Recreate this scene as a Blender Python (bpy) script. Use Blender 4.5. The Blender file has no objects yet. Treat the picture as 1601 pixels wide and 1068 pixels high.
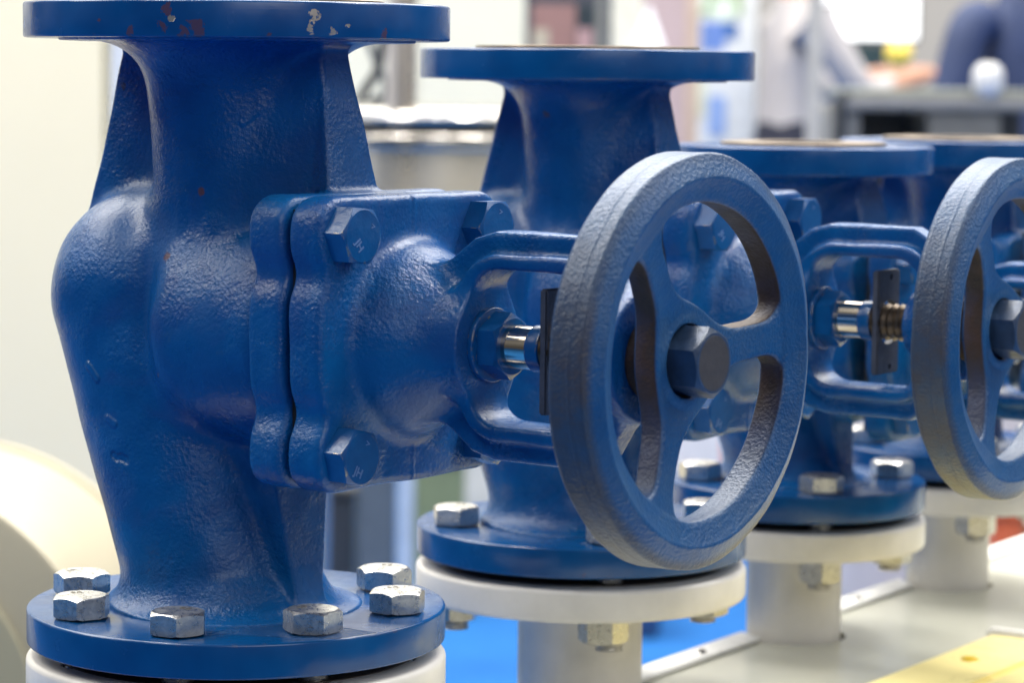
import bpy, bmesh, math, random
import numpy as np
from mathutils import Vector, Matrix, Quaternion

random.seed(7)
SC = bpy.context.scene
COL = SC.collection
PI = math.pi

# ------------------------------------------------------------------ camera
FPX, PITCH, ROLL = 4427.0, 0.0960, 0.0105
CAMZ = 0.3581                                   # eye above the bench top (bench top is z = 0)
FW = Vector((0, math.cos(PITCH), -math.sin(PITCH)))
UP = Vector((0, math.sin(PITCH), math.cos(PITCH)))
RT = Vector((1, 0, 0))
R2 = RT * math.cos(ROLL) + UP * math.sin(ROLL)
U2 = -RT * math.sin(ROLL) + UP * math.cos(ROLL)
cd = bpy.data.cameras.new('camera')
cam = bpy.data.objects.new('camera', cd); COL.objects.link(cam)
m = Matrix.Identity(4)
for i, v in enumerate((R2, U2, -FW)):
    for k in range(3): m[k][i] = v[k]
m.translation = Vector((0, 0, CAMZ))
cam.matrix_world = m
cd.sensor_width = 36.0; cd.sensor_fit = 'HORIZONTAL'
cd.lens = FPX * 36.0 / 1601.0
cd.clip_start = 0.05; cd.clip_end = 200
cd.dof.use_dof = True; cd.dof.focus_distance = 1.29; cd.dof.aperture_fstop = 10.6; cd.dof.aperture_blades = 0
SC.camera = cam

def at(x, y, Y):
    """point at distance Y in front of the lens seen at photo pixel x, y (world metres)"""
    d = FW + R2 * ((x - 800.5) / FPX) - U2 * ((y - 534) / FPX)
    return Vector((0, 0, CAMZ)) + d * (Y / d.y)

# ------------------------------------------------------------------ world, lamps, exposure
W = bpy.data.worlds.new('World'); SC.world = W; W.use_nodes = True
wn = W.node_tree; wn.nodes.clear()
wo = wn.nodes.new('ShaderNodeOutputWorld'); wb = wn.nodes.new('ShaderNodeBackground')
wt = wn.nodes.new('ShaderNodeTexCoord'); wsx = wn.nodes.new('ShaderNodeSeparateXYZ')
wr = wn.nodes.new('ShaderNodeValToRGB'); wm = wn.nodes.new('ShaderNodeMapRange')
wm.inputs['From Min'].default_value = -1; wm.inputs['From Max'].default_value = 1
wn.links.new(wt.outputs['Generated'], wsx.inputs[0]); wn.links.new(wsx.outputs['Z'], wm.inputs['Value'])
wn.links.new(wm.outputs[0], wr.inputs[0])
wz = wn.nodes.new('ShaderNodeTexNoise'); wz.inputs['Scale'].default_value = 3.2; wz.inputs['Detail'].default_value = 2.0
wn.links.new(wt.outputs['Generated'], wz.inputs['Vector'])
wz2 = wn.nodes.new('ShaderNodeMapRange'); wz2.inputs['From Min'].default_value = 0.36; wz2.inputs['From Max'].default_value = 0.64
wz2.inputs['To Min'].default_value = 0.25; wz2.inputs['To Max'].default_value = 1.75
wn.links.new(wz.outputs['Fac'], wz2.inputs['Value'])
wx = wn.nodes.new('ShaderNodeMix'); wx.data_type = 'RGBA'; wx.blend_type = 'MULTIPLY'; wx.inputs[0].default_value = 1.0
# the stand behind the photographer is dim, the hall ahead and to the right is bright
wy = wn.nodes.new('ShaderNodeMapRange'); wy.inputs['From Min'].default_value = -0.9; wy.inputs['From Max'].default_value = 0.5
wy.inputs['To Min'].default_value = 0.24; wy.inputs['To Max'].default_value = 1.35
wd_ = wn.nodes.new('ShaderNodeVectorMath'); wd_.operation = 'DOT_PRODUCT'; wd_.inputs[1].default_value = (0.45, 0.85, 0.25)
wn.links.new(wt.outputs['Generated'], wd_.inputs[0]); wn.links.new(wd_.outputs['Value'], wy.inputs['Value'])
wq = wn.nodes.new('ShaderNodeMath'); wq.operation = 'MULTIPLY'
wn.links.new(wz2.outputs[0], wq.inputs[0]); wn.links.new(wy.outputs[0], wq.inputs[1])
wn.links.new(wr.outputs[0], wx.inputs[6]); wn.links.new(wq.outputs[0], wx.inputs[7])
wn.links.new(wx.outputs[2], wb.inputs[0]); wn.links.new(wb.outputs[0], wo.inputs[0])
el = wr.color_ramp.elements
el[0].position = 0.30; el[0].color = (0.10, 0.15, 0.26, 1)
el[1].position = 1.0; el[1].color = (0.75, 0.74, 0.70, 1)
e = el.new(0.5); e.color = (0.42, 0.42, 0.42, 1)
e = el.new(0.62); e.color = (0.62, 0.61, 0.58, 1)
wb.inputs['Strength'].default_value = 0.46

def area(name, loc, target, sx, sy, power, color=(1, 1, 1)):
    l = bpy.data.lights.new(name, 'AREA'); l.shape = 'RECTANGLE'; l.size = sx; l.size_y = sy
    l.energy = power; l.color = color
    o = bpy.data.objects.new(name, l); COL.objects.link(o)
    o.location = loc
    o.rotation_euler = (Vector(target) - Vector(loc)).to_track_quat('-Z', 'Y').to_euler()
    return o
area('hall_lamp', (0.3, 7.5, 5.0), (0.3, 7.5, 0), 12, 9, 2100, (1.0, 0.975, 0.92))
area('ceiling_lamp', (1.4, 2.3, 3.2), (0.15, 1.5, 0.2), 1.6, 0.7, 52, (1.0, 0.98, 0.95))
for lx, ly in ((1.6, 2.2), (0.9, 2.9), (0.2, 3.4), (-0.8, 2.9), (2.2, 1.4), (-1.2, 1.3)):
    area('ceiling_spot', (lx, ly, 3.1), (0.1, 1.5, 0.2), 0.26, 0.26, 17, (1.0, 0.985, 0.96))
area('ceiling_lamp', (-0.9, 2.7, 3.2), (0.0, 1.5, 0.2), 1.4, 0.5, 34, (1.0, 0.97, 0.93))
area('ceiling_lamp', (-1.6, 0.0, 3.0), (0.0, 1.4, 0.2), 1.2, 0.4, 22, (0.95, 0.97, 1.0))
area('right_soft_light', (3.0, 1.0, 2.2), (0.1, 1.4, 0.25), 1.4, 1.0, 26, (0.97, 0.98, 1.0))  # broad soft light from the right side of the hall
area('front_fill', (0.9, -1.3, 1.5), (0.0, 1.4, 0.2), 2.0, 1.2, 24, (0.98, 0.985, 1.0))  # added fill from behind the camera, lifts the dark front faces
area('backdrop_fill', (-2.3, 1.7, 2.1), (-1.0, 3.5, 0.0), 1.2, 1.2, 52, (1.0, 0.965, 0.88))  # added warm fill to brighten the cream cabinet

area('backdrop_fill', (0.1, 3.2, 2.6), (-0.1, 4.0, 0.2), 0.35, 0.25, 9, (1.0, 0.97, 0.93))  # added small light that puts highlights on the tank lid rings

SC.view_settings.view_transform = 'Standard'
SC.view_settings.look = 'None'
SC.view_settings.exposure = 0.0
SC.view_settings.gamma = 1.0
SC.view_settings.use_curve_mapping = False
SC.cycles.use_denoising = True
SC.cycles.max_bounces = 8
SC.cycles.sample_clamp_indirect = 6.0

# ------------------------------------------------------------------ materials
def nt(name):
    mt = bpy.data.materials.new(name); mt.use_nodes = True
    t = mt.node_tree; b = t.nodes['Principled BSDF']
    return mt, t, b
def N(t, typ, **kw):
    n = t.nodes.new(typ)
    for k, v in kw.items():
        if k in n.inputs.keys(): n.inputs[k].default_value = v
        else: setattr(n, k, v)
    return n
def noise(t, vec, scale, detail=3, rough=0.55, dist=0.0):
    n = N(t, 'ShaderNodeTexNoise'); n.inputs['Scale'].default_value = scale
    n.inputs['Detail'].default_value = detail; n.inputs['Roughness'].default_value = rough
    n.inputs['Distortion'].default_value = dist
    t.links.new(vec, n.inputs['Vector']); return n.outputs['Fac']
def mrange(t, v, a, b, c, d, smooth=False):
    n = N(t, 'ShaderNodeMapRange'); n.inputs['From Min'].default_value = a; n.inputs['From Max'].default_value = b
    n.inputs['To Min'].default_value = c; n.inputs['To Max'].default_value = d
    if smooth: n.interpolation_type = 'SMOOTHSTEP'
    t.links.new(v, n.inputs['Value']); return n.outputs[0]
def math_(t, op, a, b=None):
    n = N(t, 'ShaderNodeMath', operation=op)
    for i, v in enumerate((a, b)):
        if v is None: continue
        if isinstance(v, (int, float)): n.inputs[i].default_value = v
        else: t.links.new(v, n.inputs[i])
    return n.outputs[0]
def mix(t, fac, a, b):
    n = N(t, 'ShaderNodeMix', data_type='RGBA')
    for i, v in ((0, fac), (6, a), (7, b)):
        if isinstance(v, (int, float)): n.inputs[i].default_value = v
        elif isinstance(v, tuple): n.inputs[i].default_value = (*v, 1)
        else: t.links.new(v, n.inputs[i])
    return n.outputs[2]
def bump(t, b, h, dist, strength=1.0):
    n = N(t, 'ShaderNodeBump'); n.inputs['Distance'].default_value = dist; n.inputs['Strength'].default_value = strength
    t.links.new(h, n.inputs['Height']); t.links.new(n.outputs[0], b.inputs['Normal']); return n
def add_(t, *xs):
    r = xs[0]
    for x in xs[1:]: r = math_(t, 'ADD', r, x)
    return r
def objvec(t):
    return N(t, 'ShaderNodeTexCoord').outputs['Object']

BLUE_A = (0.0010, 0.058, 0.205)
BLUE_B = (0.0025, 0.088, 0.275)
RUST = (0.13, 0.045, 0.018)

def cast_paint(name, grain=1.0, rough=0.26, colA=BLUE_A, colB=BLUE_B, specks=True):
    mt, t, b = nt(name); v = objvec(t)
    big = noise(t, v, 22, 4, 0.6)
    fine = noise(t, v, 640, 3, 0.62, 0.2)
    mid = noise(t, v, 210, 2, 0.5)
    # rougher sand-cast zones and smoother brushed zones
    zone = mrange(t, noise(t, v, 26, 2), 0.42, 0.6, 0.35, 1.0, True)
    h = math_(t, 'MULTIPLY', add_(t, math_(t, 'MULTIPLY', fine, 0.9), math_(t, 'MULTIPLY', mid, 0.55)), zone)
    pit = N(t, 'ShaderNodeTexVoronoi'); pit.inputs['Scale'].default_value = 330
    t.links.new(v, pit.inputs['Vector'])
    h = add_(t, h, math_(t, 'MULTIPLY', mrange(t, pit.outputs['Distance'], 0.0, 0.5, 0.0, 0.35), zone))
    bump(t, b, h, 0.00066 * grain)
    c = mix(t, mrange(t, big, 0.35, 0.65, 0, 1), colA, colB)
    tint = mrange(t, noise(t, v, 17, 3, 0.6, 0.8), 0.50, 0.66, 0, 0.55, True)
    c = mix(t, tint, c, (0.013, 0.056, 0.205))
    scuff = mrange(t, noise(t, v, 55, 5, 0.7, 1.5), 0.61, 0.72, 0, 0.5, True)
    c = mix(t, scuff, c, (0.024, 0.080, 0.190))
    if specks:
        vo = N(t, 'ShaderNodeTexVoronoi'); vo.inputs['Scale'].default_value = 62
        wv = N(t, 'ShaderNodeVectorMath', operation='ADD'); nz = N(t, 'ShaderNodeTexNoise'); nz.inputs['Scale'].default_value = 260
        t.links.new(v, nz.inputs['Vector']); sc = N(t, 'ShaderNodeVectorMath', operation='SCALE'); sc.inputs['Scale'].default_value = 0.006
        t.links.new(nz.outputs['Color'], sc.inputs[0]); t.links.new(v, wv.inputs[0]); t.links.new(sc.outputs[0], wv.inputs[1])
        t.links.new(wv.outputs[0], vo.inputs['Vector'])
        sx = N(t, 'ShaderNodeSeparateColor'); t.links.new(vo.outputs['Color'], sx.inputs[0])
        lucky = mrange(t, sx.outputs[0], 0.965, 0.97, 0, 1)
        near = mrange(t, vo.outputs['Distance'], 0.10, 0.16, 1, 0)
        c = mix(t, math_(t, 'MULTIPLY', math_(t, 'MULTIPLY', lucky, near), 0.75), c, RUST)
    t.links.new(c, b.inputs['Base Color'])
    t.links.new(mrange(t, noise(t, v, 40, 3), 0.3, 0.7, rough - 0.06, rough + 0.10), b.inputs['Roughness'])
    b.inputs['Specular IOR Level'].default_value = 0.36
    return mt

def smooth_paint(name, chips=(), rough=0.19, bands=True, speck=0.6):
    """machined flange under thin paint; chips: (point, radius, kind) in object space"""
    mt, t, b = nt(name); v = objvec(t)
    big = noise(t, v, 30, 3)
    c = mix(t, mrange(t, big, 0.35, 0.65, 0, 1), (0.0008, 0.053, 0.190), (0.0020, 0.072, 0.235))
    brk = noise(t, v, 210, 5, 0.65, 0.6)
    tot = None; totr = None
    for p, r, kind in chips:
        d = N(t, 'ShaderNodeVectorMath', operation='DISTANCE'); t.links.new(v, d.inputs[0]); d.inputs[1].default_value = p
        f = mrange(t, d.outputs['Value'], 0.0, r, 0.30, -0.10)
        f = math_(t, 'ADD', f, brk)
        f = mrange(t, f, 0.66, 0.675, 0, 1)
        near = mrange(t, d.outputs['Value'], r * 0.98, r, 1, 0)
        f = math_(t, 'MULTIPLY', f, near)
        if kind == 'metal': tot = f if tot is None else math_(t, 'MAXIMUM', tot, f)
        else: totr = f if totr is None else math_(t, 'MAXIMUM', totr, f)
    # sparse rusty nicks
    nick = mrange(t, noise(t, v, 95, 4, 0.6, 0.4), 0.735, 0.75, 0, speck)
    c = mix(t, nick, c, RUST)
    bev = N(t, 'ShaderNodeBevel'); bev.inputs['Radius'].default_value = 0.0022; bev.samples = 6
    gg = N(t, 'ShaderNodeNewGeometry'); dt = N(t, 'ShaderNodeVectorMath', operation='DOT_PRODUCT')
    t.links.new(bev.outputs[0], dt.inputs[0]); t.links.new(gg.outputs['Normal'], dt.inputs[1])
    edge = mrange(t, dt.outputs['Value'], 0.99, 0.93, 0, 1)
    worn = mrange(t, noise(t, v, 130, 4, 0.65, 0.4), 0.60, 0.63, 0, 1)
    c = mix(t, math_(t, 'MULTIPLY', math_(t, 'MULTIPLY', edge, worn), 0.8), c, (0.20, 0.12, 0.075))
    if totr is not None: c = mix(t, math_(t, 'MULTIPLY', totr, 0.62), c, (0.12, 0.042, 0.024))
    h = add_(t, math_(t, 'MULTIPLY', noise(t, v, 160, 3), 0.3), math_(t, 'MULTIPLY', noise(t, v, 18, 2), 2.0))
    if bands:
        # lathe lines round the rim
        mp = N(t, 'ShaderNodeMapping'); mp.inputs['Scale'].default_value = (6, 6, 1400); t.links.new(v, mp.inputs['Vector'])
        h = add_(t, h, math_(t, 'MULTIPLY', noise(t, mp.outputs[0], 1.0, 2), 0.10))
    met = None
    if tot is not None:
        c = mix(t, tot, c, (0.50, 0.45, 0.40))
        h = math_(t, 'SUBTRACT', h, math_(t, 'MULTIPLY', tot, 1.6))
        t.links.new(math_(t, 'MULTIPLY', tot, 0.6), b.inputs['Metallic'])
    b.inputs['Specular IOR Level'].default_value = 0.5
    bump(t, b, h, 0.00014)
    t.links.new(c, b.inputs['Base Color'])
    t.links.new(mrange(t, noise(t, v, 70, 3), 0.3, 0.7, rough - 0.05, rough + 0.10), b.inputs['Roughness'])
    return mt

def lower_flange_paint(name):
    """smooth rim and spot-faced top with one raw cast patch in front of the rib"""
    mt = smooth_paint(name, chips=[])
    t = mt.node_tree; b = t.nodes['Principled BSDF']
    v = objvec(t)
    s = N(t, 'ShaderNodeSeparateXYZ'); t.links.new(v, s.inputs[0])
    g = N(t, 'ShaderNodeNewGeometry')
    tn = N(t, 'ShaderNodeTexCoord'); sn = N(t, 'ShaderNodeSeparateXYZ'); t.links.new(tn.outputs['Normal'], sn.inputs[0])
    upm = mrange(t, sn.outputs['Z'], 0.8, 0.95, 0, 1)
    # patch: wedge on the +x side of the top face, y between two machined spot faces
    wob = math_(t, 'MULTIPLY', noise(t, v, 60, 2), 0.006)
    e1 = mrange(t, math_(t, 'ADD', s.outputs['Y'], wob), -0.0125, -0.0115, 1, 0)
    e2 = mrange(t, s.outputs['X'], 0.040, 0.042, 0, 1)
    e3 = mrange(t, math_(t, 'ADD', math_(t, 'MULTIPLY', s.outputs['X'], -0.55), math_(t, 'MULTIPLY', s.outputs['Y'], 1.0)), -0.088, -0.087, 0, 1)
    pm = math_(t, 'MULTIPLY', math_(t, 'MULTIPLY', e1, e2), math_(t, 'MULTIPLY', e3, upm))
    old = b.inputs['Normal'].links[0].from_node
    n2 = N(t, 'ShaderNodeBump'); n2.inputs['Distance'].default_value = 0.0016
    hh = math_(t, 'MULTIPLY', pm, math_(t, 'SUBTRACT', noise(t, v, 420, 4, 0.65), 1.3))
    t.links.new(hh, n2.inputs['Height']); t.links.new(old.outputs[0], n2.inputs['Normal'])
    t.links.new(n2.outputs[0], b.inputs['Normal'])
    return mt

def wheel_paint(name):
    mt, t, b = nt(name); tc = N(t, 'ShaderNodeTexCoord'); v = tc.outputs['Object']
    fine = noise(t, v, 820, 3, 0.62); mid = noise(t, v, 340, 2)
    sn = N(t, 'ShaderNodeSeparateXYZ'); t.links.new(tc.outputs['Normal'], sn.inputs[0])
    side = mrange(t, math_(t, 'ABSOLUTE', sn.outputs['X']), 0.25, 0.75, 1, 0, True)
    # radius from the stem axis -> inner walls are bare and rusty, the outer band is greasy grey
    sp = N(t, 'ShaderNodeSeparateXYZ'); t.links.new(v, sp.inputs[0])
    r2 = math_(t, 'SQRT', add_(t, math_(t, 'MULTIPLY', sp.outputs['Y'], sp.outputs['Y']), math_(t, 'MULTIPLY', sp.outputs['Z'], sp.outputs['Z'])))
    outer = mrange(t, r2, 0.083, 0.0865, 0, 1)
    big = noise(t, v, 24, 4, 0.6)
    c = mix(t, mrange(t, big, 0.35, 0.65, 0, 1), (0.003, 0.054, 0.165), (0.006, 0.076, 0.215))
    dust = mrange(t, noise(t, v, 34, 5, 0.7), 0.40, 0.66, 0.08, 0.55, True)
    c = mix(t, dust, c, (0.038, 0.090, 0.175))
    rust = mix(t, mrange(t, noise(t, v, 60, 4, 0.7), 0.35, 0.65, 0, 1), (0.050, 0.022, 0.011), (0.028, 0.018, 0.014))
    rf = math_(t, 'MULTIPLY', math_(t, 'MULTIPLY', side, mrange(t, outer, 0, 1, 1, 0)), math_(t, 'MULTIPLY', mrange(t, noise(t, v, 30, 3), 0.3, 0.55, 0.55, 1.0), mrange(t, sp.outputs['Z'], -0.060, -0.028, 0.3, 1.0, True)))  # real rust, but thinned low down to paint in the lit lower inner wall
    c = mix(t, rf, c, rust)
    grey = mix(t, mrange(t, noise(t, v, 45, 4, 0.7), 0.35, 0.7, 0, 1), (0.030, 0.056, 0.098), (0.056, 0.043, 0.036))
    lo = mrange(t, sp.outputs['Z'], 0.085, -0.02, 0.30, 0.95, True)
    c = mix(t, math_(t, 'MULTIPLY', outer, lo), c, grey)
    t.links.new(c, b.inputs['Base Color'])
    t.links.new(mrange(t, rf, 0, 1, 0.34, 0.6), b.inputs['Roughness'])
    b.inputs['Specular IOR Level'].default_value = 0.42
    pit = N(t, 'ShaderNodeTexVoronoi'); pit.inputs['Scale'].default_value = 560; t.links.new(v, pit.inputs['Vector'])
    h = add_(t, math_(t, 'MULTIPLY', fine, 0.8), math_(t, 'MULTIPLY', mid, 0.5), math_(t, 'MULTIPLY', pit.outputs['Distance'], 0.5))
    seam = math_(t, 'MULTIPLY', mrange(t, math_(t, 'ABSOLUTE', math_(t, 'SUBTRACT', math_(t, 'ADD', sp.outputs['X'], math_(t, 'MULTIPLY', noise(t, v, 45, 3), 0.0016)), 0.0066)), 0.0003, 0.0011, 1, 0, True), outer)
    h = add_(t, h, math_(t, 'MULTIPLY', seam, 0.55))
    bump(t, b, h, 0.00040)
    return mt

def plain(name, col, rough=0.5, metal=0.0, var=0.12, scale=20, bumpd=0.0, bscale=300, spec=0.5):
    mt, t, b = nt(name); v = objvec(t)
    n = noise(t, v, scale, 4, 0.6)
    lo = tuple(max(0, x * (1 - var)) for x in col); hi = tuple(min(1, x * (1 + var)) for x in col)
    t.links.new(mix(t, mrange(t, n, 0.3, 0.7, 0, 1), lo, hi), b.inputs['Base Color'])
    t.links.new(mrange(t, noise(t, v, scale * 2.3, 3), 0.3, 0.7, max(0.02, rough * 0.85), min(1, rough * 1.15)), b.inputs['Roughness'])
    b.inputs['Metallic'].default_value = metal
    b.inputs['Specular IOR Level'].default_value = spec
    if bumpd: bump(t, b, noise(t, v, bscale, 3), bumpd)
    return mt

def emit(name, col, s):
    mt, t, b = nt(name)
    b.inputs['Base Color'].default_value = (*col, 1); b.inputs['Emission Color'].default_value = (*col, 1)
    b.inputs['Emission Strength'].default_value = s; return mt

def zinc_mat(name, col=(0.66, 0.64, 0.60)):
    mt, t, b = nt(name); v = objvec(t)
    n = noise(t, v, 260, 4, 0.65, 0.5)
    c = mix(t, mrange(t, n, 0.35, 0.65, 0, 1), tuple(x * 0.82 for x in col), tuple(min(1, x * 1.12) for x in col))
    stain = mrange(t, noise(t, v, 170, 5, 0.7), 0.62, 0.74, 0, 0.5)
    c = mix(t, stain, c, (0.36, 0.30, 0.21))
    t.links.new(c, b.inputs['Base Color']); b.inputs['Metallic'].default_value = 0.92
    t.links.new(mrange(t, n, 0.3, 0.7, 0.22, 0.40), b.inputs['Roughness'])
    bump(t, b, noise(t, v, 500, 3), 0.00014)
    return mt

def painted_bolt_mat(name):
    mt, t, b = nt(name); v = objvec(t)
    bev = N(t, 'ShaderNodeBevel'); bev.inputs['Radius'].default_value = 0.0011; bev.samples = 6
    g = N(t, 'ShaderNodeNewGeometry')
    dt = N(t, 'ShaderNodeVectorMath', operation='DOT_PRODUCT'); t.links.new(bev.outputs[0], dt.inputs[0]); t.links.new(g.outputs['True Normal'], dt.inputs[1])
    edge = mrange(t, dt.outputs['Value'], 0.995, 0.93, 0, 1)
    worn = mrange(t, noise(t, v, 150, 3, 0.6), 0.57, 0.62, 0, 1)
    f = math_(t, 'MULTIPLY', edge, worn)
    c = mix(t, mrange(t, noise(t, v, 90, 3), 0.3, 0.7, 0, 1), (0.001, 0.056, 0.195), (0.003, 0.080, 0.250))
    c = mix(t, f, c, (0.46, 0.37, 0.20))
    t.links.new(c, b.inputs['Base Color']); t.links.new(math_(t, 'MULTIPLY', f, 0.8), b.inputs['Metallic'])
    b.inputs['Roughness'].default_value = 0.27
    bump(t, b, noise(t, v, 260, 3), 0.00022)
    return mt

M = {}
M['cast'] = cast_paint('blue_cast_paint')
M['bonnet'] = cast_paint('blue_bonnet_paint', grain=1.15, rough=0.24)
M['rim'] = smooth_paint('blue_flange_paint')
M['lowrim'] = lower_flange_paint('blue_lower_flange_paint')
M['wheel'] = wheel_paint('worn_wheel_paint')
M['bolt'] = zinc_mat('zinc_steel')
M['nut'] = zinc_mat('brass_zinc_steel', (0.56, 0.54, 0.48))
M['pbolt'] = painted_bolt_mat('painted_bolt')
M['stem'] = plain('polished_stem', (0.72, 0.64, 0.54), 0.12, 1.0, 0.05, 200)
M['thread'] = plain('bronze_thread', (0.13, 0.095, 0.065), 0.38, 0.8, 0.3, 300)
M['plate'] = plain('stained_guide_plate', (0.070, 0.074, 0.094), 0.45, 0.3, 0.25, 120, 0.0003, 400)
M['hubnut'] = plain('greasy_blue_grey', (0.020, 0.045, 0.098), 0.40, 0.1, 0.35, 120, 0.0003, 350)
M['hubface'] = plain('bare_nut_end', (0.060, 0.053, 0.050), 0.50, 0.3, 0.15, 160, 0.0001, 500)
M['mark'] = plain('worn_mark', (0.09, 0.17, 0.36), 0.35)
M['zmark'] = plain('stamped_mark', (0.20, 0.18, 0.15), 0.4, 0.6)
M['face'] = plain('oxidised_sealing_face', (0.22, 0.17, 0.125), 0.34, 0.75, 0.35, 60, 0.0001, 400)
M['gasket'] = plain('black_gasket', (0.006, 0.006, 0.006), 0.8)
M['white'] = plain('off_white_paint', (0.70, 0.67, 0.62), 0.34, 0, 0.10, 26, 0.00012, 120)
M['flangeface'] = plain('dark_sealing_face', (0.13, 0.11, 0.095), 0.45, 0.4, 0.25, 90)
M['bench'] = plain('cream_enamel', (0.52, 0.515, 0.43), 0.22, 0, 0.04, 6)
M['strip'] = plain('white_strip', (0.80, 0.79, 0.76), 0.3, 0, 0.04, 12)
M['yellow'] = plain('yellow_enamel', (0.94, 0.80, 0.33), 0.3, 0, 0.05, 10)
M['steel'] = plain('stainless_steel', (0.50, 0.47, 0.43), 0.2, 1.0, 0.05, 8)
M['dark'] = plain('dark_plastic', (0.025, 0.028, 0.034), 0.45)

# ------------------------------------------------------------------ scene helpers
def obj(name, me, mat=None, parent=None):
    o = bpy.data.objects.new(name, me); COL.objects.link(o)
    if mat is not None and hasattr(me, 'materials') and not len(me.materials): me.materials.append(mat)
    if parent is not None: o.parent = parent
    return o
def tag(o, label, cat, group=None, kind=None):
    if label: o['label'] = label
    if cat: o['category'] = cat
    if group: o['group'] = group
    if kind: o['kind'] = kind
    return o
def empty(name, loc, rz=0.0):
    o = bpy.data.objects.new(name, None); COL.objects.link(o)
    o.location = loc; o.rotation_euler = (0, 0, rz); o.empty_display_size = 0.05
    return o
def copy_tree(o, parent=None):
    c = o.copy(); COL.objects.link(c)
    if parent is not None: c.parent = parent
    for ch in list(o.children): copy_tree(ch, c)
    return c
def from_bm(name, bm, smooth=False):
    me = bpy.data.meshes.new(name); bm.normal_update(); bm.to_mesh(me); bm.free()
    if smooth: me.polygons.foreach_set('use_smooth', [True] * len(me.polygons))
    return me
def autosmooth(me, deg=35):
    """smooth faces, sharp edges above the angle"""
    bm = bmesh.new(); bm.from_mesh(me)
    for f in bm.faces: f.smooth = True
    for e_ in bm.edges:
        if len(e_.link_faces) == 2:
            e_.smooth = e_.calc_face_angle(0) < math.radians(deg)
    bm.to_mesh(me); bm.free(); return me
def lathe(name, prof, seg=128, closed=True, axis='Z', deg=30):
    """prof: list of (r, h); closed loop when closed"""
    bm = bmesh.new(); rings = []
    for r, h in prof:
        ring = []
        if r < 1e-6:
            ring = [bm.verts.new((0, 0, h))] * seg
        else:
            for i in range(seg):
                a = 2 * PI * i / seg
                ring.append(bm.verts.new((r * math.cos(a), r * math.sin(a), h)))
        rings.append(ring)
    n = len(prof)
    for i in range(n if closed else n - 1):
        A, B = rings[i], rings[(i + 1) % n]
        for j in range(seg):
            k = (j + 1) % seg
            vs = []
            for v in (A[j], A[k], B[k], B[j]):
                if v not in vs: vs.append(v)
            if len(vs) >= 3:
                try: bm.faces.new(vs)
                except ValueError: pass
    bmesh.ops.recalc_face_normals(bm, faces=bm.faces)
    if axis == 'X':
        bmesh.ops.rotate(bm, verts=bm.verts, cent=(0, 0, 0), matrix=Matrix.Rotation(PI / 2, 3, 'Y'))
    elif axis == 'Y':
        bmesh.ops.rotate(bm, verts=bm.verts, cent=(0, 0, 0), matrix=Matrix.Rotation(-PI / 2, 3, 'X'))
    return autosmooth(from_bm(name, bm), deg)
def bevel_prof(r0, r1, z0, z1, b):
    """ring cross-section with rounded corners, r0 inner radius"""
    p = []
    def arc(cx, cz, a0, a1, n=4):
        for i in range(n + 1):
            a = math.radians(a0 + (a1 - a0) * i / n)
            p.append((cx + b * math.cos(a), cz + b * math.sin(a)))
    if r0 > 0: p += [(r0, z0)]
    else: p += [(0, z0)]
    arc(r1 - b, z0 + b, -90, 0); arc(r1 - b, z1 - b, 0, 90)
    p += [(r0 if r0 > 0 else 0, z1)]
    return p
def box(name, x0, x1, y0, y1, z0, z1, bev=0.0, seg=2):
    bm = bmesh.new(); bmesh.ops.create_cube(bm, size=1)
    for v in bm.verts:
        v.co = ((x0 + x1) / 2 + v.co.x * (x1 - x0), (y0 + y1) / 2 + v.co.y * (y1 - y0), (z0 + z1) / 2 + v.co.z * (z1 - z0))
    if bev: bmesh.ops.bevel(bm, geom=bm.edges[:], offset=bev, segments=seg, affect='EDGES')
    return autosmooth(from_bm(name, bm), 40)
def hex_head(name, af, h, seg=10, chamfer=30, base=0.0, washer=0.0):
    """hexagon head with the round chamfer that leaves curved tops on its flats; along +z"""
    ap = af / 2; rin = ap * 0.955; bm = bmesh.new(); n = 6 * seg
    tn = math.tan(math.radians(chamfer)); lo, up, top = [], [], []
    for i in range(n):
        a = 2 * PI * i / n; d = (a % (PI / 3)) - PI / 6; r = ap / math.cos(d)
        zt = h - (r - rin) * tn
        zb = base + max(0, (r - ap * 1.06)) * tn
        lo.append(bm.verts.new((r * math.cos(a), r * math.sin(a), zb)))
        up.append(bm.verts.new((r * math.cos(a), r * math.sin(a), zt)))
        top.append(bm.verts.new((rin * math.cos(a), rin * math.sin(a), h)))
    for i in range(n):
        k = (i + 1) % n
        bm.faces.new((lo[i], lo[k], up[k], up[i])); bm.faces.new((up[i], up[k], top[k], top[i]))
    bm.faces.new(top); bm.faces.new(list(reversed(lo)))
    bmesh.ops.recalc_face_normals(bm, faces=bm.faces)
    return autosmooth(from_bm(name, bm), 24)
def join_me(name, parts):
    """parts: list of (mesh, matrix) -> one mesh"""
    bm = bmesh.new()
    for me, mx in parts:
        k = len(bm.verts); bm.from_mesh(me); bm.verts.ensure_lookup_table()
        bmesh.ops.transform(bm, matrix=mx, verts=bm.verts[k:])
    return from_bm(name, bm)
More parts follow.
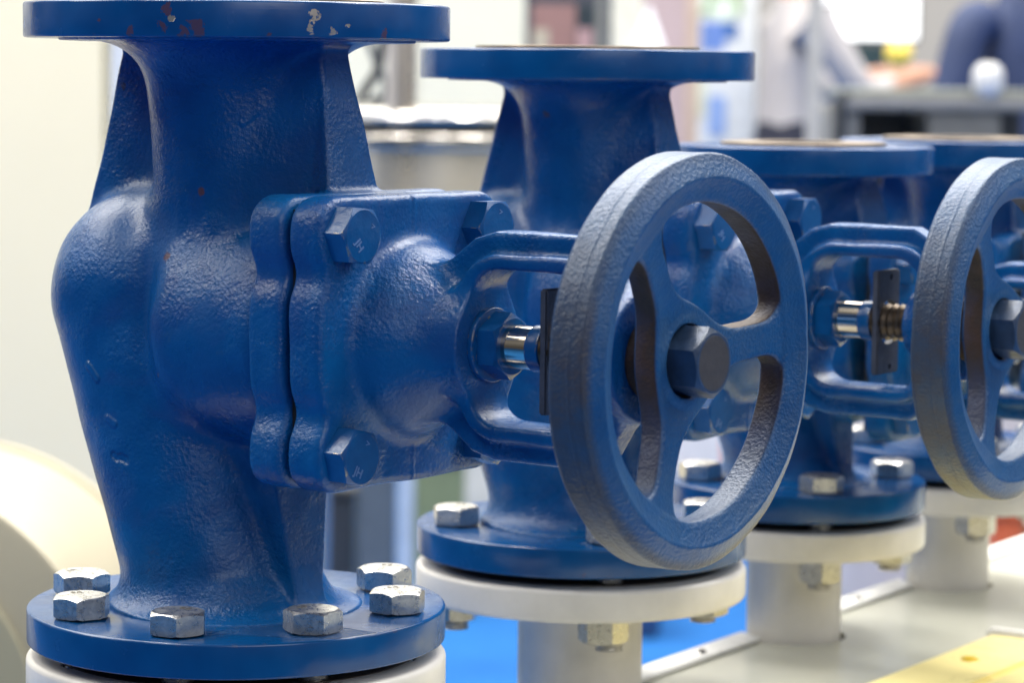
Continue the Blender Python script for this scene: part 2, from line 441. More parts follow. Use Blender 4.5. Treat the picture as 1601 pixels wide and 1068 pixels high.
def tube(name, pts, rad, seg=10, cap=True):
    bm = bmesh.new(); rings = []; pts = [Vector(p) for p in pts]; prev = None
    for i, p in enumerate(pts):
        d = (pts[min(i + 1, len(pts) - 1)] - pts[max(i - 1, 0)]).normalized()
        a = Vector((0, 0, 1)) if abs(d.z) < 0.9 else Vector((1, 0, 0))
        if prev is not None: a = prev
        u = (a - d * a.dot(d)).normalized(); w = d.cross(u); prev = u
        r = rad[i] if isinstance(rad, (list, tuple)) else rad
        rings.append([bm.verts.new(p + u * (r * math.cos(2 * PI * j / seg)) + w * (r * math.sin(2 * PI * j / seg))) for j in range(seg)])
    for A, B in zip(rings, rings[1:]):
        for j in range(seg): bm.faces.new((A[j], A[(j + 1) % seg], B[(j + 1) % seg], B[j]))
    if cap: bm.faces.new(list(reversed(rings[0]))); bm.faces.new(rings[-1])
    bmesh.ops.recalc_face_normals(bm, faces=bm.faces)
    return autosmooth(from_bm(name, bm), 50)
def text_me(name, body, size, depth=0.00012):
    cu = bpy.data.curves.new(name, 'FONT'); cu.body = body; cu.size = size; cu.extrude = depth; cu.bevel_depth = 0.0
    cu.align_x = 'CENTER'; cu.align_y = 'CENTER'; cu.offset = size * 0.02
    o = bpy.data.objects.new(name, cu); COL.objects.link(o)
    dg = bpy.context.evaluated_depsgraph_get(); dg.update()
    me = bpy.data.meshes.new_from_object(o.evaluated_get(dg)); bpy.data.objects.remove(o); bpy.data.curves.remove(cu)
    me.name = name; return me
def cut(me, cutters):
    """boolean difference of a mesh with a list of meshes"""
    a = bpy.data.objects.new('tmp', me); COL.objects.link(a)
    mc = join_me('tmpc', [(c, Matrix.Identity(4)) for c in cutters])
    c = bpy.data.objects.new('tmpc', mc); COL.objects.link(c)
    md = a.modifiers.new('b', 'BOOLEAN'); md.operation = 'DIFFERENCE'; md.object = c; md.solver = 'EXACT'
    dg = bpy.context.evaluated_depsgraph_get(); dg.update()
    r = bpy.data.meshes.new_from_object(a.evaluated_get(dg))
    bpy.data.objects.remove(a); bpy.data.objects.remove(c); bpy.data.meshes.remove(mc)
    r.name = me.name
    return autosmooth(r, 30)
def cyl_me(r, z0, z1, x=0, y=0, seg=40):
    bm = bmesh.new()
    bmesh.ops.create_cone(bm, cap_ends=True, segments=seg, radius1=r, radius2=r, depth=z1 - z0)
    bmesh.ops.translate(bm, verts=bm.verts, vec=(x, y, (z0 + z1) / 2))
    return from_bm('cyl', bm)

# ------------------------------------------------------------------ castings: distance fields -> surface nets (millimetres)
def smin(a, b, k):
    h = np.clip(0.5 + 0.5 * (b - a) / k, 0, 1); return b * (1 - h) + a * h - k * h * (1 - h)
def smax(a, b, k): return -smin(-a, -b, k)
def round_cone(x, y, z, A, B, r1, r2):
    ba = np.array(B) - np.array(A); l2 = ba @ ba; rr = r1 - r2; a2 = l2 - rr * rr; il2 = 1 / l2
    px, py, pz = x - A[0], y - A[1], z - A[2]
    yy = px * ba[0] + py * ba[1] + pz * ba[2]; zz = yy - l2
    qx, qy, qz = px * l2 - ba[0] * yy, py * l2 - ba[1] * yy, pz * l2 - ba[2] * yy
    x2 = qx * qx + qy * qy + qz * qz; y2 = yy * yy * l2; z2 = zz * zz * l2
    k = np.sign(rr) * rr * rr * x2
    d = (np.sqrt(x2 * a2 * il2) + yy * rr) * il2 - r1
    c1 = np.sign(zz) * a2 * z2 > k; d = np.where(c1, np.sqrt(x2 + z2) * il2 - r2, d)
    c2 = (np.sign(yy) * a2 * y2 < k) & ~c1; d = np.where(c2, np.sqrt(x2 + y2) * il2 - r1, d)
    return d
def poly2(x, z, P):
    """signed distance to a 2-D polygon"""
    P = np.array(P, float); d = np.full(x.shape, 1e18); s = np.ones(x.shape); n = len(P); j = n - 1
    for i in range(n):
        e_ = P[j] - P[i]; wx = x - P[i, 0]; wz = z - P[i, 1]
        t_ = np.clip((wx * e_[0] + wz * e_[1]) / (e_ @ e_), 0, 1)
        d = np.minimum(d, (wx - e_[0] * t_) ** 2 + (wz - e_[1] * t_) ** 2)
        c1 = z >= P[i, 1]; c2 = z < P[j, 1]; c3 = e_[0] * wz > e_[1] * wx
        s = np.where((c1 & c2 & c3) | (~c1 & ~c2 & ~c3), -s, s); j = i
    return s * np.sqrt(d)
def rbox2(x, z, cx, cz, hx, hz, r):
    qx = np.abs(x - cx) - hx + r; qz = np.abs(z - cz) - hz + r
    return np.sqrt(np.maximum(qx, 0) ** 2 + np.maximum(qz, 0) ** 2) + np.minimum(np.maximum(qx, qz), 0) - r
def wobble(x, y, z, a=0.35, s=1.0, ph=0.0):
    return a * (np.sin(x * 0.071 * s + 1.3 + ph) * np.sin(y * 0.083 * s + 0.4) + np.sin(z * 0.064 * s + 2.1 + ph) * np.sin((x + y) * 0.049 * s)
                + 0.45 * np.sin(x * 0.19 * s + y * 0.11) * np.sin(z * 0.17 * s + 0.7 + ph))

def nets(name, f, lo, hi, h, smooth_iters=1):
    lo = np.array(lo, float); n = np.ceil((np.array(hi) - lo) / h).astype(int) + 1
    B = 8; nb = -(-n // B); n = nb * B
    # coarse pass: which blocks of 8x8x8 samples can hold the surface
    c = [lo[i] + (np.arange(nb[i]) + 0.5) * B * h - 0.5 * h for i in range(3)]
    cx, cy, cz = np.meshgrid(*c, indexing='ij')
    fc = f(cx, cy, cz)
    act = np.abs(fc) < (B * h * 0.5 * 1.733 * 1.25 + 2.0)
    F = np.repeat(np.repeat(np.repeat(np.where(fc > 0, 1e3, -1e3), B, 0), B, 1), B, 2).astype(np.float32)
    ids = np.argwhere(act); o = np.arange(B)
    for s in range(0, len(ids), 400):
        I = ids[s:s + 400] * B
        gx = np.broadcast_to((I[:, 0, None] + o)[:, :, None, None], (len(I), B, B, B))
        gy = np.broadcast_to((I[:, 1, None] + o)[:, None, :, None], (len(I), B, B, B))
        gz = np.broadcast_to((I[:, 2, None] + o)[:, None, None, :], (len(I), B, B, B))
        F[gx, gy, gz] = f(lo[0] + gx * h, lo[1] + gy * h, lo[2] + gz * h)
    ins = F < 0
    sx, sy, sz = F.shape
    cnt = np.zeros((sx - 1, sy - 1, sz - 1), np.int8)
    corners = [(i, j, k) for i in (0, 1) for j in (0, 1) for k in (0, 1)]
    for i, j, k in corners: cnt += ins[i:sx - 1 + i, j:sy - 1 + j, k:sz - 1 + k]
    cell = np.argwhere((cnt > 0) & (cnt < 8))
    vid = np.full(cnt.shape, -1, np.int64); vid[tuple(cell.T)] = np.arange(len(cell))
    acc = np.zeros((len(cell), 3)); num = np.zeros(len(cell))
    for a in corners:
        for ax in range(3):
            if a[ax]: continue
            b = list(a); b[ax] = 1
            fa = F[cell[:, 0] + a[0], cell[:, 1] + a[1], cell[:, 2] + a[2]].astype(float)
            fb = F[cell[:, 0] + b[0], cell[:, 1] + b[1], cell[:, 2] + b[2]].astype(float)
            x = (fa < 0) != (fb < 0)
            t_ = np.where(x, fa / np.where(x, fa - fb, 1), 0)
            p = np.tile(np.array(a, float), (len(cell), 1)); p[:, ax] = t_
            acc[x] += p[x]; num += x
    P = lo + (cell + acc / num[:, None]) * h
    e_ = 0.15
    for _ in range(3):                                     # pull the vertices onto the surface
        d = f(P[:, 0], P[:, 1], P[:, 2])
        g = np.stack([f(P[:, 0] + e_, P[:, 1], P[:, 2]) - d, f(P[:, 0], P[:, 1] + e_, P[:, 2]) - d, f(P[:, 0], P[:, 1], P[:, 2] + e_) - d], 1) / e_
        g2 = np.maximum((g * g).sum(1), 0.05)
        st = np.clip(d / g2, -0.6 * h, 0.6 * h)
        P = P - g * st[:, None] * 0.9
    quads = []
    for ax in range(3):
        sl0 = [slice(None)] * 3; sl1 = [slice(None)] * 3; sl0[ax] = slice(0, -1); sl1[ax] = slice(1, None)
        a, b = ins[tuple(sl0)], ins[tuple(sl1)]
        ed = np.argwhere(a != b); o1, o2 = [(1, 2), (2, 0), (0, 1)][ax]
        ok = (ed[:, o1] > 0) & (ed[:, o2] > 0) & (ed[:, o1] < F.shape[o1] - 1) & (ed[:, o2] < F.shape[o2] - 1); ed = ed[ok]
        q = []
        for d1, d2 in ((-1, -1), (0, -1), (0, 0), (-1, 0)):
            cc = ed.copy(); cc[:, o1] += d1; cc[:, o2] += d2; q.append(vid[tuple(cc.T)])
        q = np.stack(q, 1); fl = b[tuple(ed.T)]
        q[fl] = q[fl][:, ::-1]; quads.append(q)
    Q = np.concatenate(quads); Q = Q[(Q >= 0).all(1)]
    me = bpy.data.meshes.new(name)
    me.vertices.add(len(P)); me.vertices.foreach_set('co', (P * 0.001).astype(np.float32).ravel())
    me.loops.add(Q.size); me.loops.foreach_set('vertex_index', Q.astype(np.int32).ravel())
    me.polygons.add(len(Q)); me.polygons.foreach_set('loop_start', np.arange(0, Q.size, 4, dtype=np.int32))
    me.polygons.foreach_set('use_smooth', np.ones(len(Q), bool))
    me.update(calc_edges=True); me.validate()
    return me

def plate_outline(y, z, s=1.0):
    """cover flange: straight top and bottom, wavy sides with a lobe round each bolt"""
    y = y / s; z = z / s
    d = rbox2(y, z, 0, 0, 66, 65.5, 16)
    w = 5.5 * np.exp(-((np.abs(z) - 31) / 10.0) ** 2)
    side = np.abs(y) - (66 - w)
    d = smax(d, side * 0.92, 3.0)
    return d * s

def body_field(p):
    hl, ft, rn, Rf, s = p['hl'], p['ft'], p['rn'], p['Rf'], p['s']
    zt = hl - ft; zb = -hl + ft
    def f(x, y, z):
        r = np.sqrt(x * x + y * y)
        u = np.clip((z - 55 * s) / (zt - 55 * s), 0, 1)
        neck = smax((r - (rn + 7.0 * s * u * u)) * 0.99, np.maximum(z - (zt + 6), -z - 18 * s), 16)
        disc_t = smax(r - (Rf * 0.84), np.abs(z - (zt + 5)) - 6.0, 1.5)
        d = smin(neck, disc_t, 24 * s)
        A = (-51 * s, 0, 12 * s); B = (-9 * s, 0, zb + 8)
        belly = round_cone(x, y, z, A, B, 52 * s, 46 * s)
        belly = np.maximum(belly, zb - 12 - z)
        d = smin(d, belly, 15 * s)
        rb = np.sqrt(y * y + z * z)
        barrel = smax(rb - 57 * s, np.maximum(x - 70 * s, -x - 12 * s), 18 * s)
        d = smin(d, barrel, 10 * s)
        disc_b = smax(r - (Rf * 0.60), np.abs(z - (zb - 5)) - 5.7, 1.0)
        lowneck = smax(r - 40 * s, np.maximum(z - (zb + 14 * s), zb - 8 - z), 10)
        d = smin(smin(d, lowneck, 8 * s), disc_b, 20 * s)
        # ribs
        ex, ez = -22.1, -80.3; ln = math.hypot(ex, ez); nx, nz = ez / ln, -ex / ln
        rl = (x + p.get('rl', 71) * s) * nx + (z - (zt - 8)) * nz
        rl = smax(np.maximum(rl, np.maximum(z - zt - 3, x)), np.abs(y) - (6.5 * s + 0.02 * (zt - z)), 4)
        rl = np.maximum(rl, -z)
        d = smin(d, rl, 7 * s)
        ex, ez = 10.5, -57.0; ln = math.hypot(ex, ez); nx, nz = -ez / ln, ex / ln
        rx = p.get('ru', 61) * s
        ru = (x - rx) * nx + (z - (zt - 11 * s)) * nz
        hw = (10 + 8 * np.clip((zt - 11 * s - z) / (57 * s), -0.4, 1.3)) * s * p.get('rw', 1.0)
        hw = np.minimum(hw + np.clip(rx - x, 0, 70) * 0.40, np.maximum(rn * 0.95, 18 * s * p.get('rw', 1.0)))
        ru = smax(np.maximum(ru, np.maximum(z - zt - 3, -x)), (np.abs(y) - hw) * 0.93, 2.5)
        ru = np.maximum(ru, 20 - z)
        d = smin(d, ru, 5 * s)
        ex, ez = 5.0, -54.0; ln = math.hypot(ex, ez); nx, nz = -ez / ln, ex / ln
        rw = (x - 40.5 * s) * nx + (z - (zb + 65 * s)) * nz
        hw = (10 + 9 * np.clip((z - zb - 11 * s) / (54 * s), -0.2, 1.2)) * s
        rw = smax(np.maximum(rw, np.maximum(z + 20 * s, -x)), np.abs(y) - hw, 2.0)
        rw = np.maximum(rw, zb - 6 - z)
        d = smin(d, rw, 5 * s)
        pl = smax(plate_outline(y, z, s), np.abs(x - 74.0 * s) - 10.0 * s, 4.5)
        d = smin(d, pl, 3.5 * s)
        d = d + wobble(x, y, z, 0.30) * np.clip((zt - np.abs(z)) / 12, 0, 1)
        return d
    return f
def build_body(p, h):
    f = body_field(p); hl, R = p['hl'], p['Rf'] * 0.9; s = p['s']
    return nets('body', f, (-100 * s, -max(R, 75 * s), -hl), (90 * s, max(R, 75 * s), hl), h)

def yoke_field(x, y, z):
    zz = np.abs(z)
    out = poly2(x, zz, [(96, -8), (96, 27), (122, 27.5), (133, 34.5), (147, 45.5), (158, 48.5), (206, 48.5), (217, 42), (224, 30), (224, -8)]) - 2.5
    inn = rbox2(x, z, 181.5, 0, 31.5, 34, 13)
    web = smax(smax(out, -inn, 2), np.abs(y) - 7.0, 3.0)
    band = smax(smax(inn - 7.6, -inn, 2.5), np.abs(y) - (13.0 + 0.02 * zz), 3.5)
    return smin(web, band, 2.5), inn
def bonnet_field(x, y, z):
    pl = smax(plate_outline(y, z), np.abs(x - 97.1) - 9.9, 4.5)
    r = np.sqrt(y * y + z * z)
    k0 = np.sqrt(((x - 101) / 39.0) ** 2 + (r / 45.5) ** 2); k1 = np.sqrt(((x - 101) / 39.0 ** 2) ** 2 + (r / 45.5 ** 2) ** 2)
    dome = np.maximum(k0 * (k0 - 1.0) / np.maximum(k1, 1e-6), 90 - x)
    neck = smax(r - (25.5 - 0.02 * (x - 110)), np.maximum(x - 150.5, 95 - x), 3)
    d = smin(pl, dome, 6)
    d = smin(d, neck, 12)
    yk, inn = yoke_field(x, y, z)
    d = smin(d, yk, 9)
    # keep the window of the yoke open
    d = smax(d, -(smax(inn, 150.2 - x, 1.0)), 1.5)
    boss = smax(r - (17 + 11 * np.clip((x - 208) / 14.0, 0, 1) ** 1.5), np.maximum(x - 226, 206 - x), 2)
    disc = smax(r - 29, np.abs(x - 231) - 4.5, 2)
    d = smin(smin(d, boss, 6), disc, 3)
    rib = np.maximum(np.maximum(np.abs(y) - 0.6, np.abs(z) - 64.6), np.maximum(x - 107.15, 90 - x))   # parting line on the plate
    d = smin(d, rib, 1.0)
    return d + wobble(x, y, z, 0.22, 1.3, 0.8)
def wheel_field(x, y, z):
    r = np.sqrt(y * y + z * z)
    rim = poly2(r, x, [(69.4, 250.5), (68.4, 261.8), (78.2, 266.6), (87.6, 262.0), (88.0, 247.2), (86.8, 245.6), (79, 245.6)]) - 0.6
    g2 = r - 22.5
    sp = None
    for a in (6.4, 126.4, 246.4):
        a = math.radians(a); ca, sa = math.cos(a), math.sin(a)
        t_ = np.clip((y * ca + z * sa) / 78.0, 0, 1)
        c = np.sqrt((y - ca * 78 * t_) ** 2 + (z - sa * 78 * t_) ** 2) - (6.8 + 2.0 * (1 - t_))
        g2 = smin(g2, c, 18)
    g2 = smin(g2, np.abs(r - 77.5) - 9.0, 17)
    web = smax(g2, np.abs(x - (246.2 + 10.0 * np.clip(r / 68.0, 0, 1.1))) - 6.0, 2.4)
    web = smax(web, r - 80, 2)
    d = smin(rim, web, 3.0)
    hub = smax(r - 18, np.abs(x - 245) - 10.0, 2)
    d = smin(d, hub, 4)
    sink = np.maximum(r - 15.8, 250.8 - x)
    d = smax(d, -sink, 0.8)
    return d + wobble(x, y, z, 0.25, 1.4, 2.2)

# ------------------------------------------------------------------ shared small meshes
R_X = Matrix.Rotation(PI / 2, 4, 'Y')                      # z axis -> x axis
def T(x, y, z): return Matrix.Translation((x, y, z))

ME_BONNET = nets('bonnet', bonnet_field, (82, -72, -72), (242, 72, 72), 0.95)
ME_WHEEL = nets('handwheel', wheel_field, (232, -92, -92), (272, 92, 92), 0.85)
ME_WHEEL.transform(Matrix.Translation((-0.250, 0, 0)))
ME_HEAD16 = hex_head('bolt', 0.0240, 0.0100)
ME_HEADM = hex_head('bonnet_bolt', 0.0240, 0.0115)
ME_NUT16 = hex_head('nut', 0.0240, 0.0135)
ME_JH = text_me('maker_mark', 'JH', 0.0058)
ME_88 = text_me('grade_mark', '8.8', 0.0046)

def shank_me(r, z0, z1, pitch=0.002):
    prof = [(0, z1)]; z = z1
    k = 0
    while z > z0:
        prof.append((r if k % 2 == 0 else r * 0.86, z)); z -= pitch / 2; k += 1
    prof += [(r * 0.8, z0), (0, z0)]
    return lathe('shank', prof, 24, closed=False, deg=60)

TH = 0.6378
def flange_mesh(name, R, z0, z1, bore, bev, nb=0, bcd=0, off=0, br=0.009):
    me = lathe(name, bevel_prof(bore, R, z0, z1, bev), 192)
    if nb:
        me = cut(me, [cyl_me(br, z0 - 0.01, z1 + 0.01, bcd / 2 * math.cos(off + 2 * PI * i / nb), bcd / 2 * math.sin(off + 2 * PI * i / nb)) for i in range(nb)])
    return me

MK = {}
def _mk(sy, sz, ang, down, right, tdir, d2, r2):
    # marks are given as offsets down / right on the bolt's face and turned into the bolt's own frame
    c, s_ = math.cos(-ang), math.sin(-ang)
    f = lambda a, b_: (c * a - s_ * b_, s_ * a + c * b_, 0.01152)
    MK[(sy, sz)] = (f(down, right), tdir - ang, f(d2, r2))
BA = {(-1, 1): 0.42, (-1, -1): 0.30, (1, 1): 0.52, (1, -1): 0.2}
_mk(-1, 1, 0.42, 0.0042, -0.0030, 0.55, -0.0040, 0.0068)
_mk(-1, -1, 0.30, 0.0060, -0.0028, 1.05, -0.0062, 0.0040)
_mk(1, 1, 0.52, 0.0075, -0.0010, 1.2, -0.0072, 0.0020)
_mk(1, -1, 0.2, 0.0042, -0.0030, 0.8, -0.0040, 0.0068)
def make_valve(label, loc, p, bcd, nb, h, bonnet_scale=1.0, rim_mat=None, detail=True, turn=TH):
    hl, ft, R = p['hl'] / 1e3, p['ft'] / 1e3, p['Rf'] / 1e3
    v = empty('globe_valve', loc, -turn)
    tag(v, label, 'valve', 'blue valves in a row on the bench')
    b = obj('body', build_body(p, h), M['cast1'] if p is P80 else M['cast'], v)
    off = PI / nb
    ft_o = obj('top_flange', flange_mesh('top_flange', R, hl - ft, hl, p['bore'] / 1e3, 0.0013, nb, bcd, off), rim_mat or M['rim'], v)
    rf = p['rf'] / 1e3
    obj('sealing_face', lathe('sealing_face', bevel_prof(p['bore'] / 1e3, rf, hl - 0.002, hl + 0.0020, 0.0005), 128), M['face'], ft_o)
    fb_o = obj('bottom_flange', flange_mesh('bottom_flange', R, -hl, -hl + ft, p['bore'] / 1e3, 0.0013), M['lowrim'], v)
    shank = shank_me(0.0078, -(ft + 0.006 + 0.018 + 0.020), -0.002)
    head = join_me('flange_bolt', [(ME_HEAD16, Matrix.Identity(4)), (shank, Matrix.Identity(4))]); autosmooth(head, 24)
    for i in range(nb):
        a = off + 2 * PI * i / nb
        bo = obj('flange_bolt', head, M['bolt'], v)
        bo.location = (bcd / 2 * math.cos(a), bcd / 2 * math.sin(a), -hl + ft + 0.0008)
        bo.rotation_euler = (0, 0, random.uniform(0, PI))
        if detail:
            g = obj('grade_mark', ME_88, M['zmark'], bo); g.location = (0.0, 0.0064, 0.0100)
    # bonnet and everything on the stem (x axis)
    s = bonnet_scale
    bn = obj('bonnet', ME_BONNET, M['bonnet'], v); bn.scale = (s, s, s)
    gk = obj('cover_gasket', box('cover_gasket', 0.0834, 0.0878, -0.0565, 0.0565, -0.0595, 0.0595), M['gasket'], v); gk.scale = (s, s, s)
    for sy in (-1, 1):
        for sz in (-1, 1):
            q = obj('bonnet_bolt', ME_HEADM, M['pbolt'], v)
            q.matrix_parent_inverse = Matrix.Identity(4)
            q.rotation_mode = 'QUATERNION'
            ang = BA[(sy, sz)]
            q.rotation_quaternion = (Quaternion((0, 1, 0), PI / 2) @ Quaternion((0, 0, 1), ang))
            q.location = (0.1064 * s, sy * 0.0490 * s, sz * 0.0490 * s); q.scale = (s, s, s)
            if detail:
                mk = obj('maker_mark', ME_JH, M['mark'], q); mk.location = MK[(sy, sz)][0]; mk.rotation_euler = (0, 0, MK[(sy, sz)][1])
                tk = obj('grade_mark', text_me('grade_mark', 'V', 0.0036), M['mark'], q); tk.location = MK[(sy, sz)][2]; tk.rotation_euler = (0, 0, 2.5)
    gl = join_me('gland_nut', [(lathe('g', bevel_prof(0.0102, 0.0168, 0.1500, 0.1532, 0.0006), 48), Matrix.Identity(4)),
                               (hex_head('g2', 0.0262, 0.0105), T(0, 0, 0.1530))])
    gl.transform(R_X); autosmooth(gl, 26)
    o = obj('gland_nut', gl, M['pbolt'], v); o.scale = (s, s, s)
    st = lathe('stem', [(0, 0.150), (0.0098, 0.150), (0.0098, 0.1815), (0.0094, 0.182), (0, 0.182)], 48, closed=False); st.transform(R_X)
    so = obj('stem', st, M['stem'], v); so.scale = (s, s, s)
    th = shank_me(0.0098, 0.182, 0.2465, 0.0040); th.transform(R_X)
    t2 = obj('stem_thread', th, M['thread'], so)
    co = lathe('stem_collar', bevel_prof(0.0095, 0.0105, 0.1765, 0.1835, 0.0005), 40); co.transform(R_X)
    c2 = obj('stem_collar', co, M['pbolt'], v); c2.scale = (s, s, s)
    gp = box('guide_plate', 0.1865, 0.1905, -0.0125, 0.0125, -0.0275, 0.0275, 0.0008)
    hole = cyl_me(0.0118, -0.05, 0.05); hole.transform(R_X); hole.transform(T(0.1885, 0, 0))
    h2 = cyl_me(0.0016, -0.05, 0.05, seg=16); h2.transform(R_X); h2.transform(T(0.1885, 0.002, 0.0238))
    h3 = cyl_me(0.0016, -0.05, 0.05, seg=16); h3.transform(R_X); h3.transform(T(0.1885, 0.002, -0.0238))
    g2 = obj('guide_plate', cut(gp, [hole, h2, h3]), M['plate'], v); g2.scale = (s, s, s)
    w = obj('handwheel', ME_WHEEL, M['wheel'], v); w.location = (0.250 * s, 0, 0); w.scale = (s, s, s)
    hn = join_me('hub_nut', [(hex_head('n', 0.0268, 0.0182), T(0, 0, 0.2503))]); hn.transform(R_X); hn.transform(T(-0.25, 0, 0)); autosmooth(hn, 24)
    n_ = obj('hub_nut', hn, M['hubnut'], w); n_.rotation_euler = (0.12, 0, 0)
    fc = lathe('nut_end', [(0, 0.0), (0.0117, 0.0), (0.0121, -0.0004)], 48, closed=False); fc.transform(R_X); fc.transform(T(0.01855, 0, 0))
    obj('nut_end', fc, M['hubface'], n_)
    return v

P80 = dict(hl=151.2, ft=16.5, rn=39.5, Rf=100, s=1.0, bore=40, rf=69)
P65 = dict(hl=142.3, ft=16.5, rn=33.5, Rf=93.7, s=0.93, bore=34, rf=63, rl=57.5, ru=53)
P50 = dict(hl=114.2, ft=17.0, rn=31.0, Rf=81.5, s=0.80, bore=27, rf=52, rw=1.6)
zb = CAMZ - 0.2569
V = [(-0.1307, 1.3426), (0.0407, 1.5976), (0.1815, 1.7825), (0.3080, 1.9704)]
def vz(p): return zb - p['ft'] / 1e3 + p['hl'] / 1e3

# paint chips on the near valve's top rim, in its own frame
def rim_pt(px, py):
    """local point of the near valve's upper rim seen at a photo pixel"""
    o = Vector((V[0][0], V[0][1], vz(P80))); d = at(px, py, 1.0) - Vector((0, 0, CAMZ))
    c = Vector((0, 0, CAMZ)) - o; c2 = Vector((c.x, c.y)); d2 = Vector((d.x, d.y))
    A = d2.dot(d2); Bq = 2 * c2.dot(d2); Cq = c2.dot(c2) - 0.01
    disc = max(0, Bq * Bq - 4 * A * Cq); t_ = (-Bq - math.sqrt(disc)) / (2 * A)
    return tuple(Matrix.Rotation(TH, 3, 'Z') @ (c + d * t_))
chips = [(rim_pt(492, 25), 0.0059, 'metal'), (rim_pt(487, 44), 0.0042, 'metal'), (rim_pt(521, 46), 0.0052, 'metal'), (rim_pt(545, 38), 0.0035, 'metal'),
         (rim_pt(268, 30), 0.0035, 'metal'),
         (rim_pt(305, 38), 0.0075, 'rust'), (rim_pt(252, 36), 0.0067, 'rust'), (rim_pt(285, 50), 0.0060, 'rust'), (rim_pt(310, 50), 0.0060, 'rust'),
         (rim_pt(155, 31), 0.0026, 'rust'), (rim_pt(205, 48), 0.0045, 'rust'), (rim_pt(258, 14), 0.0060, 'rust'), (rim_pt(420, 54), 0.0045, 'rust'), (rim_pt(600, 57), 0.0075, 'rust'),
         (rim_pt(680, 6), 0.0045, 'rust')]
rim1 = smooth_paint('chipped_flange_paint', chips)
def body_pt(px, py):
    o = Vector((V[0][0], V[0][1], vz(P80))); rot = Matrix.Rotation(TH, 3, 'Z'); f = body_field(P80)
    a = rot @ (Vector((0, 0, CAMZ)) - o); d = (rot @ (at(px, py, 1.0) - Vector((0, 0, CAMZ)))).normalized(); t_ = 1.0
    for _ in range(80):
        p = (a + d * t_) * 1000
        q_ = float(f(np.array([p.x]), np.array([p.y]), np.array([p.z]))[0])
        t_ += q_ * 0.0008
    return tuple(a + d * t_)
mt = M['cast'].copy(); mt.name = 'scarred_cast_paint'; t = mt.node_tree; b = t.nodes['Principled BSDF']; v = objvec(t)
hs_ = None
for pts, depth in ((((138, 572), (142, 578), (146, 585), (151, 592)), 1.0), (((168, 655), (173, 659), (178, 663)), 0.8), (((178, 712), (182, 716), (190, 716), (196, 719)), -1.0), (((380, 190), (390, 182), (400, 174), (408, 166)), 0.4)):
    den = [tuple(np.array(a) + (np.array(b2) - np.array(a)) * k / 4) for a, b2 in zip(pts, pts[1:]) for k in range(4)] + [pts[-1]]
    one = None
    for q_ in den:
        dn = N(t, 'ShaderNodeVectorMath', operation='DISTANCE'); t.links.new(v, dn.inputs[0]); dn.inputs[1].default_value = body_pt(*q_)
        f_ = mrange(t, dn.outputs['Value'], 0.0008, 0.0030, 1, 0, True)
        one = f_ if one is None else math_(t, 'MAXIMUM', one, f_)
    one = math_(t, 'MULTIPLY', one, depth)
    hs_ = one if hs_ is None else math_(t, 'ADD', hs_, one)
old = b.inputs['Normal'].links[0].from_node
n2 = N(t, 'ShaderNodeBump'); n2.inputs['Distance'].default_value = 0.0011; t.links.new(hs_, n2.inputs['Height']); t.links.new(old.outputs[0], n2.inputs['Normal'])
t.links.new(n2.outputs[0], b.inputs['Normal'])
M['cast1'] = mt

v1 = make_valve('largest blue valve in front with chipped top flange and eight zinc bolts round its foot', (V[0][0], V[0][1], vz(P80)), P80, 0.160, 8, 1.25, 1.0, rim1)
v2 = make_valve('blue valve just behind the largest one, its polished stem showing beside the big worn handwheel', (V[1][0], V[1][1], vz(P65)), P65, 0.145, 4, 1.5, 1.0, turn=0.588)
v3 = make_valve('smaller blue valve behind the second handwheel, on a slim off white stub', (V[2][0], V[2][1], vz(P50)), P50, 0.125, 4, 1.9, 0.93, detail=False)
v4 = copy_tree(v3); v4.location = (V[3][0], V[3][1], vz(P50))
v4['label'] = 'farthest blue valve at the end of the row, top flange overlapping the one before it'

# ------------------------------------------------------------------ off-white counter flanges on their stubs
def pipe_support(label, i, p, bcd, nb, rpipe):
    z1 = zb - p['ft'] / 1e3 - 0.0060; R = p['Rf'] / 1e3 + 0.0004
    s = empty('pipe_stub', (V[i][0], V[i][1], 0), -TH)
    tag(s, label, 'pipe', 'off white pipe stubs under the valves')
    off = PI / nb
    fl = flange_mesh('flange', R, z1 - 0.0185, z1, 0.02, 0.0030, nb, bcd, off, 0.0095)
    obj('flange', fl, M['white'], s)
    obj('sealing_face', lathe('sealing_face', bevel_prof(0.02, p['rf'] / 1e3 + 0.018, z1 - 0.002, z1 + 0.0004, 0.0003), 96), M['flangeface'], s)
    obj('gasket', lathe('gasket', bevel_prof(0.02, p['rf'] / 1e3 + 0.006, z1 + 0.0005, z1 + 0.0060, 0.0006), 96), M['gasket'], s)
    obj('pipe', lathe('pipe', [(rpipe, -0.05), (rpipe, z1 - 0.021), (rpipe + 0.0025, z1 - 0.0185)], 96, closed=False), M['white'], s)
    for k in range(nb):
        a = off + 2 * PI * k / nb
        n = obj('nut', ME_NUT16, M['nut'], s); n.rotation_euler = (PI, 0, random.uniform(0, PI))
        n.location = (bcd / 2 * math.cos(a), bcd / 2 * math.sin(a), z1 - 0.0188)
    return s
pipe_support('off white flanged pipe stub under the largest blue valve', 0, P80, 0.160, 8, 0.0445)
pipe_support('off white flanged pipe stub under the second blue valve behind the big handwheel', 1, P65, 0.145, 4, 0.0356)
pipe_support('slim off white flanged stub standing in a bench hole under the third valve', 2, P50, 0.125, 4, 0.0300)
pipe_support('farthest off white stub in the bench under the last valve', 3, P50, 0.125, 4, 0.0292)

